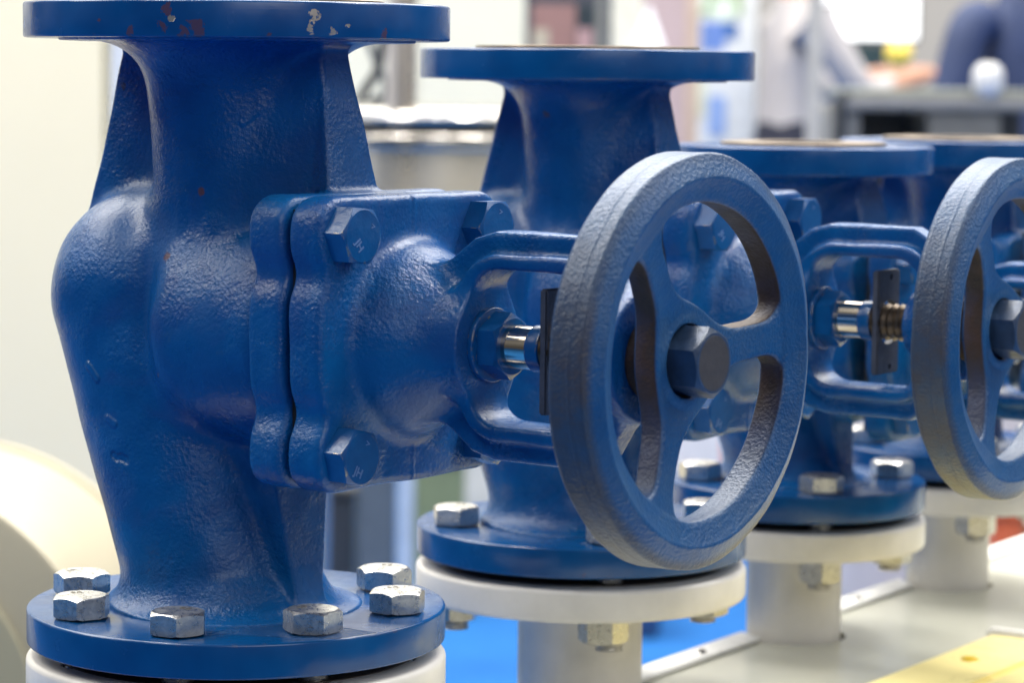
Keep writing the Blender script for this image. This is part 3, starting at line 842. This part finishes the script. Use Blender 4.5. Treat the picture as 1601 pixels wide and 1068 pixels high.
# ------------------------------------------------------------------ bench
DR = Vector((0.2026, 0.317, 0)).normalized(); PR = Vector((DR.y, -DR.x, 0))     # along the row, and across it towards the front right
E0 = at(1160, 1001, 1.0); E0 = Vector((0, 0, CAMZ)) + (E0 - Vector((0, 0, CAMZ))) * (CAMZ / (CAMZ - E0.z))   # a point of the back edge at z = 0
be = empty('display_bench', (E0.x, E0.y, 0), math.atan2(DR.y, DR.x))             # local x along the row, local -y towards the front
tag(be, 'cream enamel bench top with a screwed back edge strip carrying the valves', 'bench')
top = box('bench_top', -0.625, 2.6, -0.42, 0.004, -0.03, 0.0, 0.002)
bi = be.location
holes = []
rot = Matrix.Rotation(-math.atan2(DR.y, DR.x), 3, 'Z')
for (x, y), r in zip(V, (0.047, 0.0385, 0.0335, 0.0325)):
    q = rot @ (Vector((x, y, 0)) - Vector(bi))
    holes.append(cyl_me(r, -0.1, 0.1, q.x, q.y, 64))
obj('top_plate', cut(top, holes), M['bench'], be)
strip = box('edge_strip', -0.625, 2.6, -0.0135, 0.0065, 0.0003, 0.0030, 0.0008)
so = obj('edge_strip', cut(strip, holes), M['strip'], be)
for k in range(-2, 8):
    sc_ = obj('screw', lathe('screw', [(0, 0.0022), (0.0030, 0.0018), (0.0046, 0.0), (0.0046, -0.001)], 20, closed=False), M['steel'], so)
    sc_.location = (-0.062 + k * 0.218, -0.004, 0.0030)
obj('skirt', box('skirt', -0.61, 2.58, -0.40, -0.04, -0.88, -0.03), M['bench'], be)

# yellow sheet with a white end band lying on the bench
def bench_pt(px, py):
    p = at(px, py, 1.0) - Vector((0, 0, CAMZ)); return Vector((0, 0, CAMZ)) + p * (-CAMZ / p.z)
ya = bench_pt(1388, 1070); yb = bench_pt(1535, 1012); yd = (yb - ya).normalized(); yp = Vector((yd.y, -yd.x, 0))
ye = empty('yellow_tray', (yb.x, yb.y, 0.0), math.atan2(yd.y, yd.x))
tag(ye, 'glossy yellow ribbed tray with white end band lying on the bench', 'tray')
obj('tray_panel', box('tray_panel', -0.30, 0.012, -0.052, 0.0, 0.001, 0.006, 0.002), M['yellow'], ye)
obj('tray_panel', box('tray_panel', -0.30, 0.012, -0.15, -0.056, 0.001, 0.006, 0.002), M['yellow'], ye)
obj('tray_base', box('tray_base', -0.295, 0.010, -0.145, -0.004, 0.0005, 0.0034), M['yellow'], ye)
obj('end_band', box('end_band', 0.014, 0.024, -0.15, 0.004, 0.0006, 0.009, 0.002), M['strip'], ye)
rv = obj('rivet', lathe('rivet', [(0, 0.0075), (0.004, 0.0068), (0.0055, 0.005)], 24, closed=False), plain('amber_rivet', (0.70, 0.47, 0.02), 0.3), ye); rv.location = (-0.068, -0.0225, 0.001)

# ------------------------------------------------------------------ setting and background
FZ = -0.90
def struct(name, me, mat):
    o = obj(name, me, mat); o['kind'] = 'structure'; return o
mt, t, b = nt('blue_carpet'); vv = objvec(t)
t.links.new(mix(t, mrange(t, noise(t, vv, 3, 4), 0.35, 0.65, 0, 1), (0.010, 0.100, 0.33), (0.016, 0.130, 0.40)), b.inputs['Base Color'])
b.inputs['Roughness'].default_value = 0.85; b.inputs['Specular IOR Level'].default_value = 0.15
bump(t, b, noise(t, vv, 300, 2), 0.002)
struct('floor', box('floor', -30, 30, -6, 50, FZ - 0.1, FZ), mt)

M['cream'] = plain('cream_panel_paint', (0.90, 0.835, 0.65), 0.45, 0, 0.03, 2)
M['cream2'] = plain('pale_partition_paint', (0.72, 0.70, 0.58), 0.5, 0, 0.03, 2)
M['beige'] = plain('beige_tank_paint', (0.40, 0.36, 0.26), 0.38, 0, 0.04, 4)
M['grey'] = plain('grey_paint', (0.30, 0.32, 0.35), 0.5)
M['lgrey'] = plain('light_grey_paint', (0.55, 0.55, 0.54), 0.45)

# far wall of the hall
struct('hall_wall', box('hall_wall', -20, 20, 13.0, 13.2, FZ, 6.0), plain('hall_wall_paint', (0.36, 0.33, 0.29), 0.7, 0, 0.05, 0.5))

# cream machine cabinet at the left
p0 = at(190, 100, 3.5)
cab = empty('machine_cabinet', (p0.x - 0.9, 3.5, FZ)); tag(cab, 'tall cream machine cabinet filling the left behind the largest valve', 'cabinet')
obj('cabinet_body', box('cabinet_body', -0.9, 0.885, 0.0, 0.7, 0.03, 2.6, 0.01), M['cream'], cab)
obj('corner_trim', box('corner_trim', 0.887, 0.915, -0.004, 0.7, 0.03, 2.6, 0.004), plain('pale_blue_trim', (0.66, 0.71, 0.80), 0.35), cab)
obj('plinth', box('plinth', -0.88, 0.90, 0.02, 0.68, 0.0, 0.03), M['grey'], cab)

# beige round housing lying at the lower left
q = at(-226, 1126, 2.2); q2 = at(-62, 1022, 2.64)
hs = empty('motor_housing', (q.x, 2.2, q.z)); tag(hs, 'big round beige motor housing lying low beside the cream cabinet', 'motor')
Rh = 0.2
dirv = (Vector((q2.x, 2.64, q2.z)) - Vector(q)); Lh = dirv.length
mx = Vector((0, 0, 1)).rotation_difference(dirv.normalized()).to_matrix().to_4x4()
sh = lathe('shell', [(0, 0), (Rh - 0.006, 0), (Rh - 0.002, 0.002), (Rh, 0.006), (Rh, Lh - 0.03), (Rh + 0.004, Lh - 0.028), (Rh + 0.004, Lh), (0, Lh)], 96, closed=False); sh.transform(mx)
obj('shell', sh, M['beige'], hs)
fe = lathe('end_cover', bevel_prof(0.03, Rh * 0.72, -0.006, 0.001, 0.003), 80); fe.transform(mx)
obj('end_cover', fe, plain('beige_cover_paint', (0.38, 0.35, 0.24), 0.5, 0, 0.04, 4), hs)
obj('foot', box('foot', -0.12, 0.12, 0.05, 0.38, FZ - q.z, -Rh * 0.93, 0.01), M['beige'], hs)

# pale partition further back
a_, b_ = at(380, 100, 9.0), at(832, 100, 9.0)
pt = empty('partition_wall', ((a_.x + b_.x) / 2, 9.0, FZ)); tag(pt, 'pale cream partition wall behind the stainless tank', 'partition')
wd = (b_.x - a_.x) / 2
xx = -wd
for k, w_ in enumerate((0.28, 0.27, wd * 2 - 0.55)):
    obj('wall_panel', box('wall_panel', xx + 0.003, xx + w_ - 0.003, 0, 0.05, 0.03, 2.7, 0.004), M['cream2'], pt); xx += w_
obj('base_rail', box('base_rail', -wd, wd, -0.01, 0.06, 0.0, 0.03), M['lgrey'], pt)

# stainless tank with column and cable
tz = at(668, 250, 4.0)
tk = empty('steel_tank', (tz.x, 4.0, FZ)); tag(tk, 'polished stainless tank with a flanged lid and slim column, behind the largest valve', 'tank')
def zz_(y, Y): return at(668, y, Y).z - FZ
Rt = 0.21
obj('tank_shell', lathe('tank_shell', [(0, 0.79), (Rt - 0.03, 0.80), (Rt - 0.004, 0.83), (Rt - 0.004, zz_(228, 4.0) )], 96, closed=False), plain('brushed_steel', (0.70, 0.63, 0.52), 0.30, 0.75, 0.12, 5), tk)
obj('lid_ring', lathe('lid_ring', bevel_prof(0.05, Rt + 0.012, zz_(230, 4.0), zz_(203, 4.0), 0.007), 96), M['steel'], tk)
obj('lid_gasket', lathe('lid_gasket', bevel_prof(0.05, Rt - 0.004, zz_(203, 4.0), zz_(192, 4.0), 0.002), 96), M['dark'], tk)
obj('lid', lathe('lid', [(0, zz_(160, 4.0)), (0.10, zz_(162, 4.0)), (Rt - 0.02, zz_(165, 4.0)), (Rt - 0.006, zz_(167, 4.0)), (Rt + 0.004, zz_(172, 4.0)), (Rt + 0.009, zz_(180, 4.0)), (Rt + 0.006, zz_(188, 4.0)), (Rt, zz_(191, 4.0)), (0, zz_(191, 4.0))], 96, closed=False), M['steel'], tk)
cx_ = at(627, 100, 3.81).x - tz.x
cl = obj('column', lathe('column', [(0.019, zz_(176, 3.81)), (0.019, zz_(-250, 3.81))], 48, closed=False), plain('warm_steel', (0.62, 0.55, 0.48), 0.3, 0.9, 0.08, 5), tk); cl.location = (cx_, -0.19, 0)
cf = obj('column_foot', lathe('column_foot', bevel_prof(0.0, 0.026, zz_(199, 3.81), zz_(172, 3.81), 0.010), 40), M['steel'], tk); cf.location = (cx_, -0.19, 0)
for an in (0.3, -0.3, 2.84, -2.84):
    l_ = obj('leg', tube('leg', [(0.16 * math.cos(an), 0.16 * math.sin(an), 0.82), (0.17 * math.cos(an), 0.17 * math.sin(an), 0.0)], 0.018, 16), M['steel'], tk)
cb = [at(x, y, 4.3) for x, y in ((612, 40), (598, 70), (594, 98), (586, 118), (572, 138), (560, 160), (572, 168), (592, 150))]
tag(obj('cable', tube('cable', cb, 0.0075, 8), M['dark']), 'thick dark cable hanging in a loop left of the tank column', 'cable')
cb = [at(x, y, 4.35) for x, y in ((575, 60), (590, 100), (604, 130), (600, 165))]
tag(obj('cable', tube('cable', cb, 0.006, 8), plain('grey_rubber', (0.10, 0.11, 0.12), 0.5)), 'thin grey cable crossing behind the dark looped cable', 'cable')

# things standing on the blue carpet, seen under the valves
def on_floor(px, Y): return Vector((at(px, 800, Y).x, Y, FZ))
ft = on_floor(590, 5.2)
pd = empty('grey_pedestal', ft); tag(pd, 'narrow dark grey pedestal standing on the blue carpet under the big valve cover', 'pedestal')
obj('column', box('column', -0.034, 0.034, -0.03, 0.03, 0.02, at(590, 690, 5.2).z - FZ, 0.006), plain('slate_paint', (0.09, 0.115, 0.15), 0.5), pd)
obj('base_plate', box('base_plate', -0.06, 0.06, -0.06, 0.06, 0, 0.02, 0.004), M['grey'], pd)
ft = on_floor(634, 5.6)
po = empty('light_post', ft); tag(po, 'slim light blue grey post next to the dark grey pedestal', 'post')
obj('tube', lathe('tube', [(0.017, 0.0), (0.017, at(634, 660, 5.6).z - FZ), (0, at(634, 660, 5.6).z - FZ)], 32, closed=False), plain('blue_grey_paint', (0.42, 0.50, 0.62), 0.4), po)
obj('base_plate', lathe('base_plate', bevel_prof(0, 0.05, 0, 0.012, 0.003), 32), M['grey'], po)
def crate(name, label, cat, px, Y, w, d, ytop, mat, handle=None):
    c = on_floor(px, Y); e_ = empty(name, c); tag(e_, label, cat)
    hgt = at(px, ytop, Y).z - FZ
    obj('side_wall', box('side_wall', -w / 2, w / 2, 0, d, 0.0, hgt - 0.02, 0.008), mat, e_)
    obj('lid', box('lid', -w / 2 - 0.006, w / 2 + 0.006, -0.006, d + 0.006, hgt - 0.018, hgt, 0.006), handle or mat, e_)
    return e_
crate('storage_cabinet', 'low olive green cabinet between the light post and the second valve foot', 'cabinet', 684, 6.4, 0.115, 0.4, 715, plain('olive_paint', (0.20, 0.24, 0.13), 0.5))
crate('white_carton', 'white carton box on the carpet just left of the second valve', 'box', 772, 6.9, 0.16, 0.3, 700, plain('white_card', (0.72, 0.70, 0.66), 0.7))
crate('dark_toolbox', 'small black box on the carpet seen under the big valve cover', 'box', 520, 6.0, 0.09, 0.2, 765, M['dark'])
crate('storage_box', 'white plastic box seen low through the big handwheel', 'box', 1085, 7.6, 0.20, 0.3, 655, plain('white_plastic', (0.78, 0.77, 0.76), 0.4))
crate('red_crate', 'small red crate seen low through the big handwheel beside the white box', 'crate', 1146, 7.2, 0.035, 0.2, 672, plain('red_plastic', (0.55, 0.07, 0.04), 0.4))
crate('orange_bin', 'orange red bin on the carpet beyond the right end of the bench', 'bin', 1580, 5.2, 0.055, 0.3, 798, plain('orange_plastic', (0.66, 0.13, 0.04), 0.4))
crate('brown_carton', 'brown carton beside the orange red bin past the bench end', 'box', 1622, 5.3, 0.09, 0.3, 792, plain('brown_card', (0.30, 0.17, 0.09), 0.8))
crate('blue_cabinet', 'dark blue low cabinet seen between the second and third pipe stubs', 'cabinet', 1016, 6.2, 0.05, 0.3, 900, plain('navy_paint', (0.02, 0.06, 0.17), 0.4))

# display board with brown and black print
c0 = at(888, 30, 7.0); sc7 = 7.0 / FPX
db = empty('display_board', (c0.x, 7.0, FZ)); tag(db, 'brown and black display board standing above the second valve', 'display')
def r7(px): return (px - 888) * sc7
def h7(py): return at(888, py, 7.0).z - FZ
obj('board', box('board', r7(822), r7(956), 0.0, 0.04, 0.9, h7(-60), 0.004), plain('charcoal_board', (0.06, 0.065, 0.085), 0.5), db)
obj('print', box('print', r7(832), r7(900), -0.006, -0.001, h7(85), h7(6)), plain('brown_pink_print', (0.30, 0.165, 0.15), 0.6, 0, 0.2, 6), db)
obj('print', box('print', r7(834), r7(858), -0.0085, -0.0065, h7(85), h7(45)), plain('sand_print', (0.50, 0.44, 0.34), 0.6), db)
obj('print', box('print', r7(903), r7(928), -0.006, -0.001, h7(40), h7(8)), plain('black_print', (0.02, 0.035, 0.045), 0.6), db)
obj('print', box('print', r7(903), r7(926), -0.006, -0.001, h7(85), h7(44)), plain('rose_print', (0.48, 0.30, 0.30), 0.6), db)
obj('print', box('print', r7(932), r7(945), -0.006, -0.001, h7(85), h7(-10)), plain('grey_print', (0.24, 0.24, 0.22), 0.6), db)
for sx in (-0.08, 0.08): obj('leg', box('leg', sx - 0.012, sx + 0.012, -0.01, 0.05, 0.0, 0.9), M['grey'], db)

# cream and pinkish panels
def slab(name, label, cat, x0, x1, ytop, Y, mat, t=0.05, ybot=None, rail=True):
    a, b2 = at(x0, 100, Y), at(x1, 100, Y); e_ = empty(name, ((a.x + b2.x) / 2, Y, FZ)); tag(e_, label, cat)
    w = (b2.x - a.x) / 2; z1 = at((x0 + x1) / 2, ytop, Y).z - FZ
    obj('panel', box('panel', -w, w, 0, t, 0.03, z1, 0.004), mat, e_)
    if rail: obj('base_rail', box('base_rail', -w, w, -0.02, t + 0.02, 0.0, 0.03, 0.003), M['lgrey'], e_)
    return e_, w, z1
slab('partition_panel', 'cream partition panel right of the brown display board', 'partition', 952, 1004, -80, 8.2, plain('warm_cream', (0.78, 0.75, 0.62), 0.5))
e_, w_, z_ = slab('partition_panel', 'mauve pink partition panel left of the blue banner', 'partition', 1002, 1072, -80, 8.6, plain('mauve_panel', (0.50, 0.38, 0.38), 0.55, 0, 0.12, 2.5))
slab('partition_panel', 'tan partition panel squeezed between mauve panel and blue banner', 'partition', 1066, 1092, -80, 8.9, plain('tan_panel', (0.60, 0.46, 0.36), 0.55))
lf = at(1014, 52, 8.2)
lfm = lathe('shade', [(0.006, 0.075), (0.052, -0.05)], 32, closed=False)
lm = empty('white_cone', (lf.x, 8.2, lf.z)); tag(lm, 'white paper cone on a thin stand beside the mauve panel', 'cone')
obj('cone', lfm, plain('white_paper', (0.78, 0.79, 0.84), 0.6), lm)
obj('stand', tube('stand', [(0, 0, 0.07), (0, 0, FZ - lf.z)], 0.006, 10), M['lgrey'], lm)

# roll-up banner
e_, w_, z_ = slab('rollup_banner', 'white roll up banner with blue blocks and a pale green top', 'banner', 1088, 1182, -70, 9.2, plain('banner_white', (0.80, 0.83, 0.84), 0.45), 0.01)
def r9(px): return at(px, 100, 9.2).x - e_.location.x
def h9(py): return at(1120, py, 9.2).z - FZ
obj('print', box('print', r9(1095), r9(1132), -0.004, -0.001, h9(78), h9(34)), plain('mid_blue_print', (0.16, 0.28, 0.66), 0.45), e_)
obj('print', box('print', r9(1132), r9(1152), -0.004, -0.001, h9(60), h9(34)), plain('deep_blue_print', (0.06, 0.17, 0.46), 0.45), e_)
obj('print', box('print', r9(1108), r9(1136), -0.004, -0.001, h9(212), h9(150)), plain('soft_blue_print', (0.30, 0.44, 0.78), 0.45), e_)
obj('print', box('print', r9(1074), r9(1104), -0.004, -0.001, h9(182), h9(124)), plain('pale_yellow_print', (0.74, 0.77, 0.60), 0.45), e_)
obj('print', box('print', r9(1082), r9(1160), -0.004, -0.001, h9(24), h9(-70)), plain('green_print', (0.42, 0.55, 0.33), 0.45), e_)
for cx, cy, rr in ((1086, 2, 0.036), (1130, 14, 0.040)):
    g = lathe('roundel', [(0, 0.0), (rr, 0.0)], 32, closed=False); g.transform(Matrix.Rotation(PI / 2, 4, 'X'))
    g_ = obj('roundel', g, plain('pale_green_print', (0.80, 0.92, 0.78), 0.4), e_); g_.location = (r9(cx), -0.006, h9(cy))

# grey upright
e2, w2, z2 = slab('grey_upright', 'light grey upright between the person in a pale shirt and the screen', 'post', 1264, 1287, -80, 6.6, plain('aluminium_upright', (0.50, 0.49, 0.48), 0.4, 0.2), 0.04)

# bright screen on a stand
c0 = at(1360, 20, 9.9)
sn = empty('display_screen', (c0.x, 9.9, FZ)); tag(sn, 'large bright white screen glowing above the dark equipment case', 'screen')
def r8(px): return at(px, 100, 9.9).x - c0.x
def h8(py): return at(1360, py, 9.9).z - FZ
obj('screen', box('screen', r8(1288), r8(1432), -0.004, 0.0, h8(60), h8(-120)), emit('white_screen', (1.0, 1.0, 0.98), 1.35), sn)
obj('bezel', box('bezel', r8(1284), r8(1436), 0.0005, 0.04, h8(66), h8(-126), 0.004), M['dark'], sn)
obj('cabinet', box('cabinet', r8(1310), r8(1400), -0.02, 0.2, 0.0, h8(68), 0.01), plain('dark_teal_plastic', (0.02, 0.045, 0.05), 0.5), sn)

# equipment case with ledge
c0 = at(1460, 160, 5.6)
cs = empty('equipment_case', (c0.x, 5.6, FZ)); tag(cs, 'dark grey equipment case with an open front under the navy jacket', 'case')
def r5(px): return at(px, 160, 5.6).x - c0.x
def h5(py): return at(1460, py, 5.6).z - FZ
grp = plain('case_base_grey', (0.50, 0.50, 0.53), 0.4)
obj('case_top', box('case_top', r5(1318), r5(1640), 0.0, 0.36, h5(152), h5(140), 0.006), plain('case_top_grey', (0.30, 0.32, 0.29), 0.35), cs)
obj('front_rail', box('front_rail', r5(1312), r5(1640), -0.02, 0.012, h5(172), h5(150), 0.008), plain('case_rail_grey', (0.26, 0.26, 0.265), 0.35), cs)
obj('side_wall', box('side_wall', r5(1316), r5(1346), 0.0, 0.36, h5(330), h5(173), 0.006), plain('case_side_grey', (0.17, 0.175, 0.18), 0.4), cs)
obj('back_wall', box('back_wall', r5(1346), r5(1640), 0.30, 0.34, h5(330), h5(173)), M['dark'], cs)
obj('drawer', box('drawer', r5(1452), r5(1566), -0.004, 0.29, h5(330), h5(176), 0.004), plain('drawer_grey', (0.14, 0.14, 0.135), 0.45), cs)
obj('corner_guard', tube('corner_guard', [(r5(1312), -0.01, h5(330)), (r5(1312), -0.01, h5(160)), (r5(1324), -0.01, h5(147))], 0.012, 10), M['dark'], cs)
obj('base', box('base', r5(1316), r5(1640), 0.0, 0.36, 0.0, h5(332), 0.01), grp, cs)
cu = at(1549, 141, 5.56); hh = 27 * 5.56 / FPX
cup = empty('white_cup', (cu.x, 5.596, h5(150) + FZ)); tag(cup, 'rounded white cup standing on the front rail of the dark case', 'cup')
prof = [(0.0, 0.0)] + [(0.031 * math.sin(a) ** 0.6, 0.033 - 0.033 * math.cos(a)) for a in np.linspace(0.25, PI - 0.35, 14)]
obj('cup_body', lathe('cup_body', prof, 32, closed=False, deg=60), plain('white_ceramic', (0.66, 0.66, 0.67), 0.3), cup)
obj('cup_lid', lathe('cup_lid', [(0.017, 0.0622), (0.014, 0.0650), (0.0, 0.0665)], 32, closed=False), plain('white_lid', (0.84, 0.84, 0.84), 0.3), cup)
yl = at(1405, 84, 6.9)
yo = lathe('ball', [(0.034 * math.sin(a), -0.034 * math.cos(a)) for a in np.linspace(0, PI, 20)], 32, closed=False, deg=80)
o = obj('yellow_ball', yo, plain('yellow_rubber', (0.90, 0.66, 0.10), 0.4)); o.location = yl
tag(o, 'round yellow ball at the fingertips of the person in the pale shirt', 'ball')

# ------------------------------------------------------------------ people
def person(name, label, foot, rz, joints, edges, mats, zones):
    """one skinned body; joints: name -> (x, y, z, radius) in the figure's own frame (z up, faces +x)"""
    names = list(joints); idx = {n: i for i, n in enumerate(names)}
    me = bpy.data.meshes.new('body')
    me.from_pydata([joints[n][:3] for n in names], [(idx[a], idx[b]) for a, b in edges], [])
    o = bpy.data.objects.new(name, me); COL.objects.link(o)
    sk = o.modifiers.new('s', 'SKIN'); sk.use_smooth_shade = True; sk.branch_smoothing = 0.6
    for n in names:
        r = joints[n][3]; rr = r if isinstance(r, tuple) else (r, r)
        me.skin_vertices[0].data[idx[n]].radius = rr
        me.skin_vertices[0].data[idx[n]].use_root = (n == 'pelvis')
    o.modifiers.new('u', 'SUBSURF').levels = 2
    dg = bpy.context.evaluated_depsgraph_get(); dg.update()
    m2 = bpy.data.meshes.new_from_object(o.evaluated_get(dg)); bpy.data.objects.remove(o); bpy.data.meshes.remove(me)
    m2.name = 'body'
    m2.materials.clear()
    for mm in mats: m2.materials.append(mm)
    for p in m2.polygons:
        p.material_index = zones(p.center); p.use_smooth = True
    ob = bpy.data.objects.new(name, m2); COL.objects.link(ob)
    ob.location = foot; ob.rotation_euler = (0, 0, rz)
    tag(ob, label, 'person'); return ob
def hand(J, E_, side, wrist, d, upv):
    """five fingers of different lengths fanning from a palm"""
    d = Vector(d).normalized(); upv = Vector(upv); s = d.cross(upv).normalized(); w = Vector(wrist)
    pm = w + d * 0.075
    J['palm' + side] = (*pm, (0.036, 0.018)); E_.append(('wrist' + side, 'palm' + side))
    for k, (off, ln) in enumerate(((-0.030, 0.070), (-0.010, 0.080), (0.010, 0.075), (0.029, 0.058))):
        a = pm + s * off + d * 0.03; b2 = a + d * ln * 0.55 - upv * 0.012; c = b2 + d * ln * 0.4 - upv * 0.024
        for nm, p, r in (('a', a, 0.010), ('b', b2, 0.009), ('c', c, 0.007)): J['f%d%s%s' % (k, nm, side)] = (*p, r)
        E_ += [('palm' + side, 'f%da%s' % (k, side)), ('f%da%s' % (k, side), 'f%db%s' % (k, side)), ('f%db%s' % (k, side), 'f%dc%s' % (k, side))]
    a = w + d * 0.045 - s * 0.040; b2 = a + d * 0.035 - s * 0.018 - upv * 0.01
    J['t1' + side] = (*a, 0.011); J['t2' + side] = (*b2, 0.009)
    E_ += [('palm' + side, 't1' + side), ('t1' + side, 't2' + side)]
def figure(arm_l, arm_r, lean=0.0):
    J = dict(pelvis=(0, 0, 0.96, (0.155, 0.115)), waist=(lean * 0.3, 0, 1.10, (0.145, 0.105)), chest=(lean * 0.8, 0, 1.30, (0.170, 0.120)),
             collar=(lean * 1.05, 0, 1.44, (0.10, 0.075)), neck=(lean * 1.15, 0, 1.52, 0.058), jaw=(lean * 1.2 + 0.02, 0, 1.60, (0.066, 0.078)), head=(lean * 1.2 + 0.01, 0, 1.68, (0.078, 0.094)), crown=(lean * 1.2 - 0.005, 0, 1.76, 0.062))
    E_ = [('pelvis', 'waist'), ('waist', 'chest'), ('chest', 'collar'), ('collar', 'neck'), ('neck', 'jaw'), ('jaw', 'head'), ('head', 'crown')]
    J['nose'] = (lean * 1.2 + 0.115, 0, 1.645, 0.014); E_.append(('head', 'nose'))
    for s, arm in (('L', arm_l), ('R', arm_r)):
        sg = 1 if s == 'L' else -1
        J['ear' + s] = (lean * 1.2, sg * 0.088, 1.655, 0.016); E_.append(('head', 'ear' + s))
        J['hip' + s] = (0, sg * 0.09, 0.90, 0.098); J['knee' + s] = (0.02, sg * 0.10, 0.50, 0.066); J['ankle' + s] = (-0.02, sg * 0.10, 0.09, 0.046); J['toe' + s] = (0.14, sg * 0.11, 0.035, 0.034)
        E_ += [('pelvis', 'hip' + s), ('hip' + s, 'knee' + s), ('knee' + s, 'ankle' + s), ('ankle' + s, 'toe' + s)]
        J['sh' + s] = (lean, sg * 0.175, 1.40, 0.068); J['elbow' + s] = (*arm[0], 0.052); J['wrist' + s] = (*arm[1], 0.036)
        E_ += [('collar', 'sh' + s), ('sh' + s, 'elbow' + s), ('elbow' + s, 'wrist' + s)]
        d = Vector(arm[1]) - Vector(arm[0]); hand(J, E_, s, arm[1], d, (0, 0, 1) if abs(d.normalized().z) < 0.8 else (1, 0, 0))
    return J, E_
skin = plain('skin', (0.42, 0.22, 0.145), 0.5, 0, 0.06, 20)
shirt = plain('pale_shirt', (0.44, 0.415, 0.42), 0.8, 0, 0.05, 10)
navy = plain('navy_cloth', (0.028, 0.045, 0.115), 0.7, 0, 0.2, 8)
trous = plain('dark_trousers', (0.022, 0.025, 0.045), 0.8)
shoe = plain('black_shoe', (0.015, 0.014, 0.013), 0.4)
hairm = plain('dark_hair', (0.02, 0.015, 0.012), 0.6)
def eyes_hair(ob, lean):
    for sg in (1, -1):
        b_ = lathe('eye', [(0.011 * math.sin(a), -0.011 * math.cos(a)) for a in np.linspace(0, PI, 8)], 12, closed=False, deg=80)
        q_ = obj('eye', b_, M['dark'], ob); q_.location = (lean * 1.2 + 0.078, sg * 0.031, 1.672)
    mo = obj('mouth', box('mouth', lean * 1.2 + 0.082, lean * 1.2 + 0.090, -0.022, 0.022, 1.596, 1.604, 0.002), plain('lips', (0.30, 0.11, 0.09), 0.5), ob)
    hp = [(0.092 * math.sin(a), -0.085 * math.cos(a)) for a in np.linspace(PI * 0.42, PI, 12)]
    hr = obj('hair', lathe('hair', hp, 32, closed=False, deg=80), hairm, ob); hr.location = (lean * 1.2 - 0.014, 0, 1.722); hr.scale = (1.1, 0.98, 1.05)
Yp = 8.9
J, E_ = figure(((0.22, 0.20, 1.20), (0.43, 0.12, 1.25)), ((0.20, -0.20, 1.19), (0.41, -0.11, 1.24)), 0.05)
def z1(c):
    if c.z < 0.075: return 3
    if c.z < 1.09: return 1
    if c.z > 1.49: return 2
    if c.x > 0.30: return 2
    return 0
f1 = on_floor(1206, Yp)
pr1 = person('person', 'person in a pale loose shirt and dark trousers reaching right towards the case', f1, 0.28, J, E_, [shirt, trous, skin, shoe], z1)
eyes_hair(pr1, 0.05)
J, E_ = figure(((0.0, 0.255, 1.14), (0.09, 0.25, 0.89)), ((0.0, -0.255, 1.14), (0.09, -0.25, 0.89)), 0.02)
def z2f(c):
    if c.z < 0.075: return 3
    if c.z < 0.86: return 1
    if c.z > 1.50: return 2
    if c.z < 0.90 and abs(c.y) > 0.205: return 2
    return 0
f2 = on_floor(1592, 7.6)
pr2 = person('person', 'person in a navy jacket seen from behind past the dark case', f2, PI / 2 + 0.35, J, E_, [navy, trous, skin, shoe], z2f)
eyes_hair(pr2, 0.02)
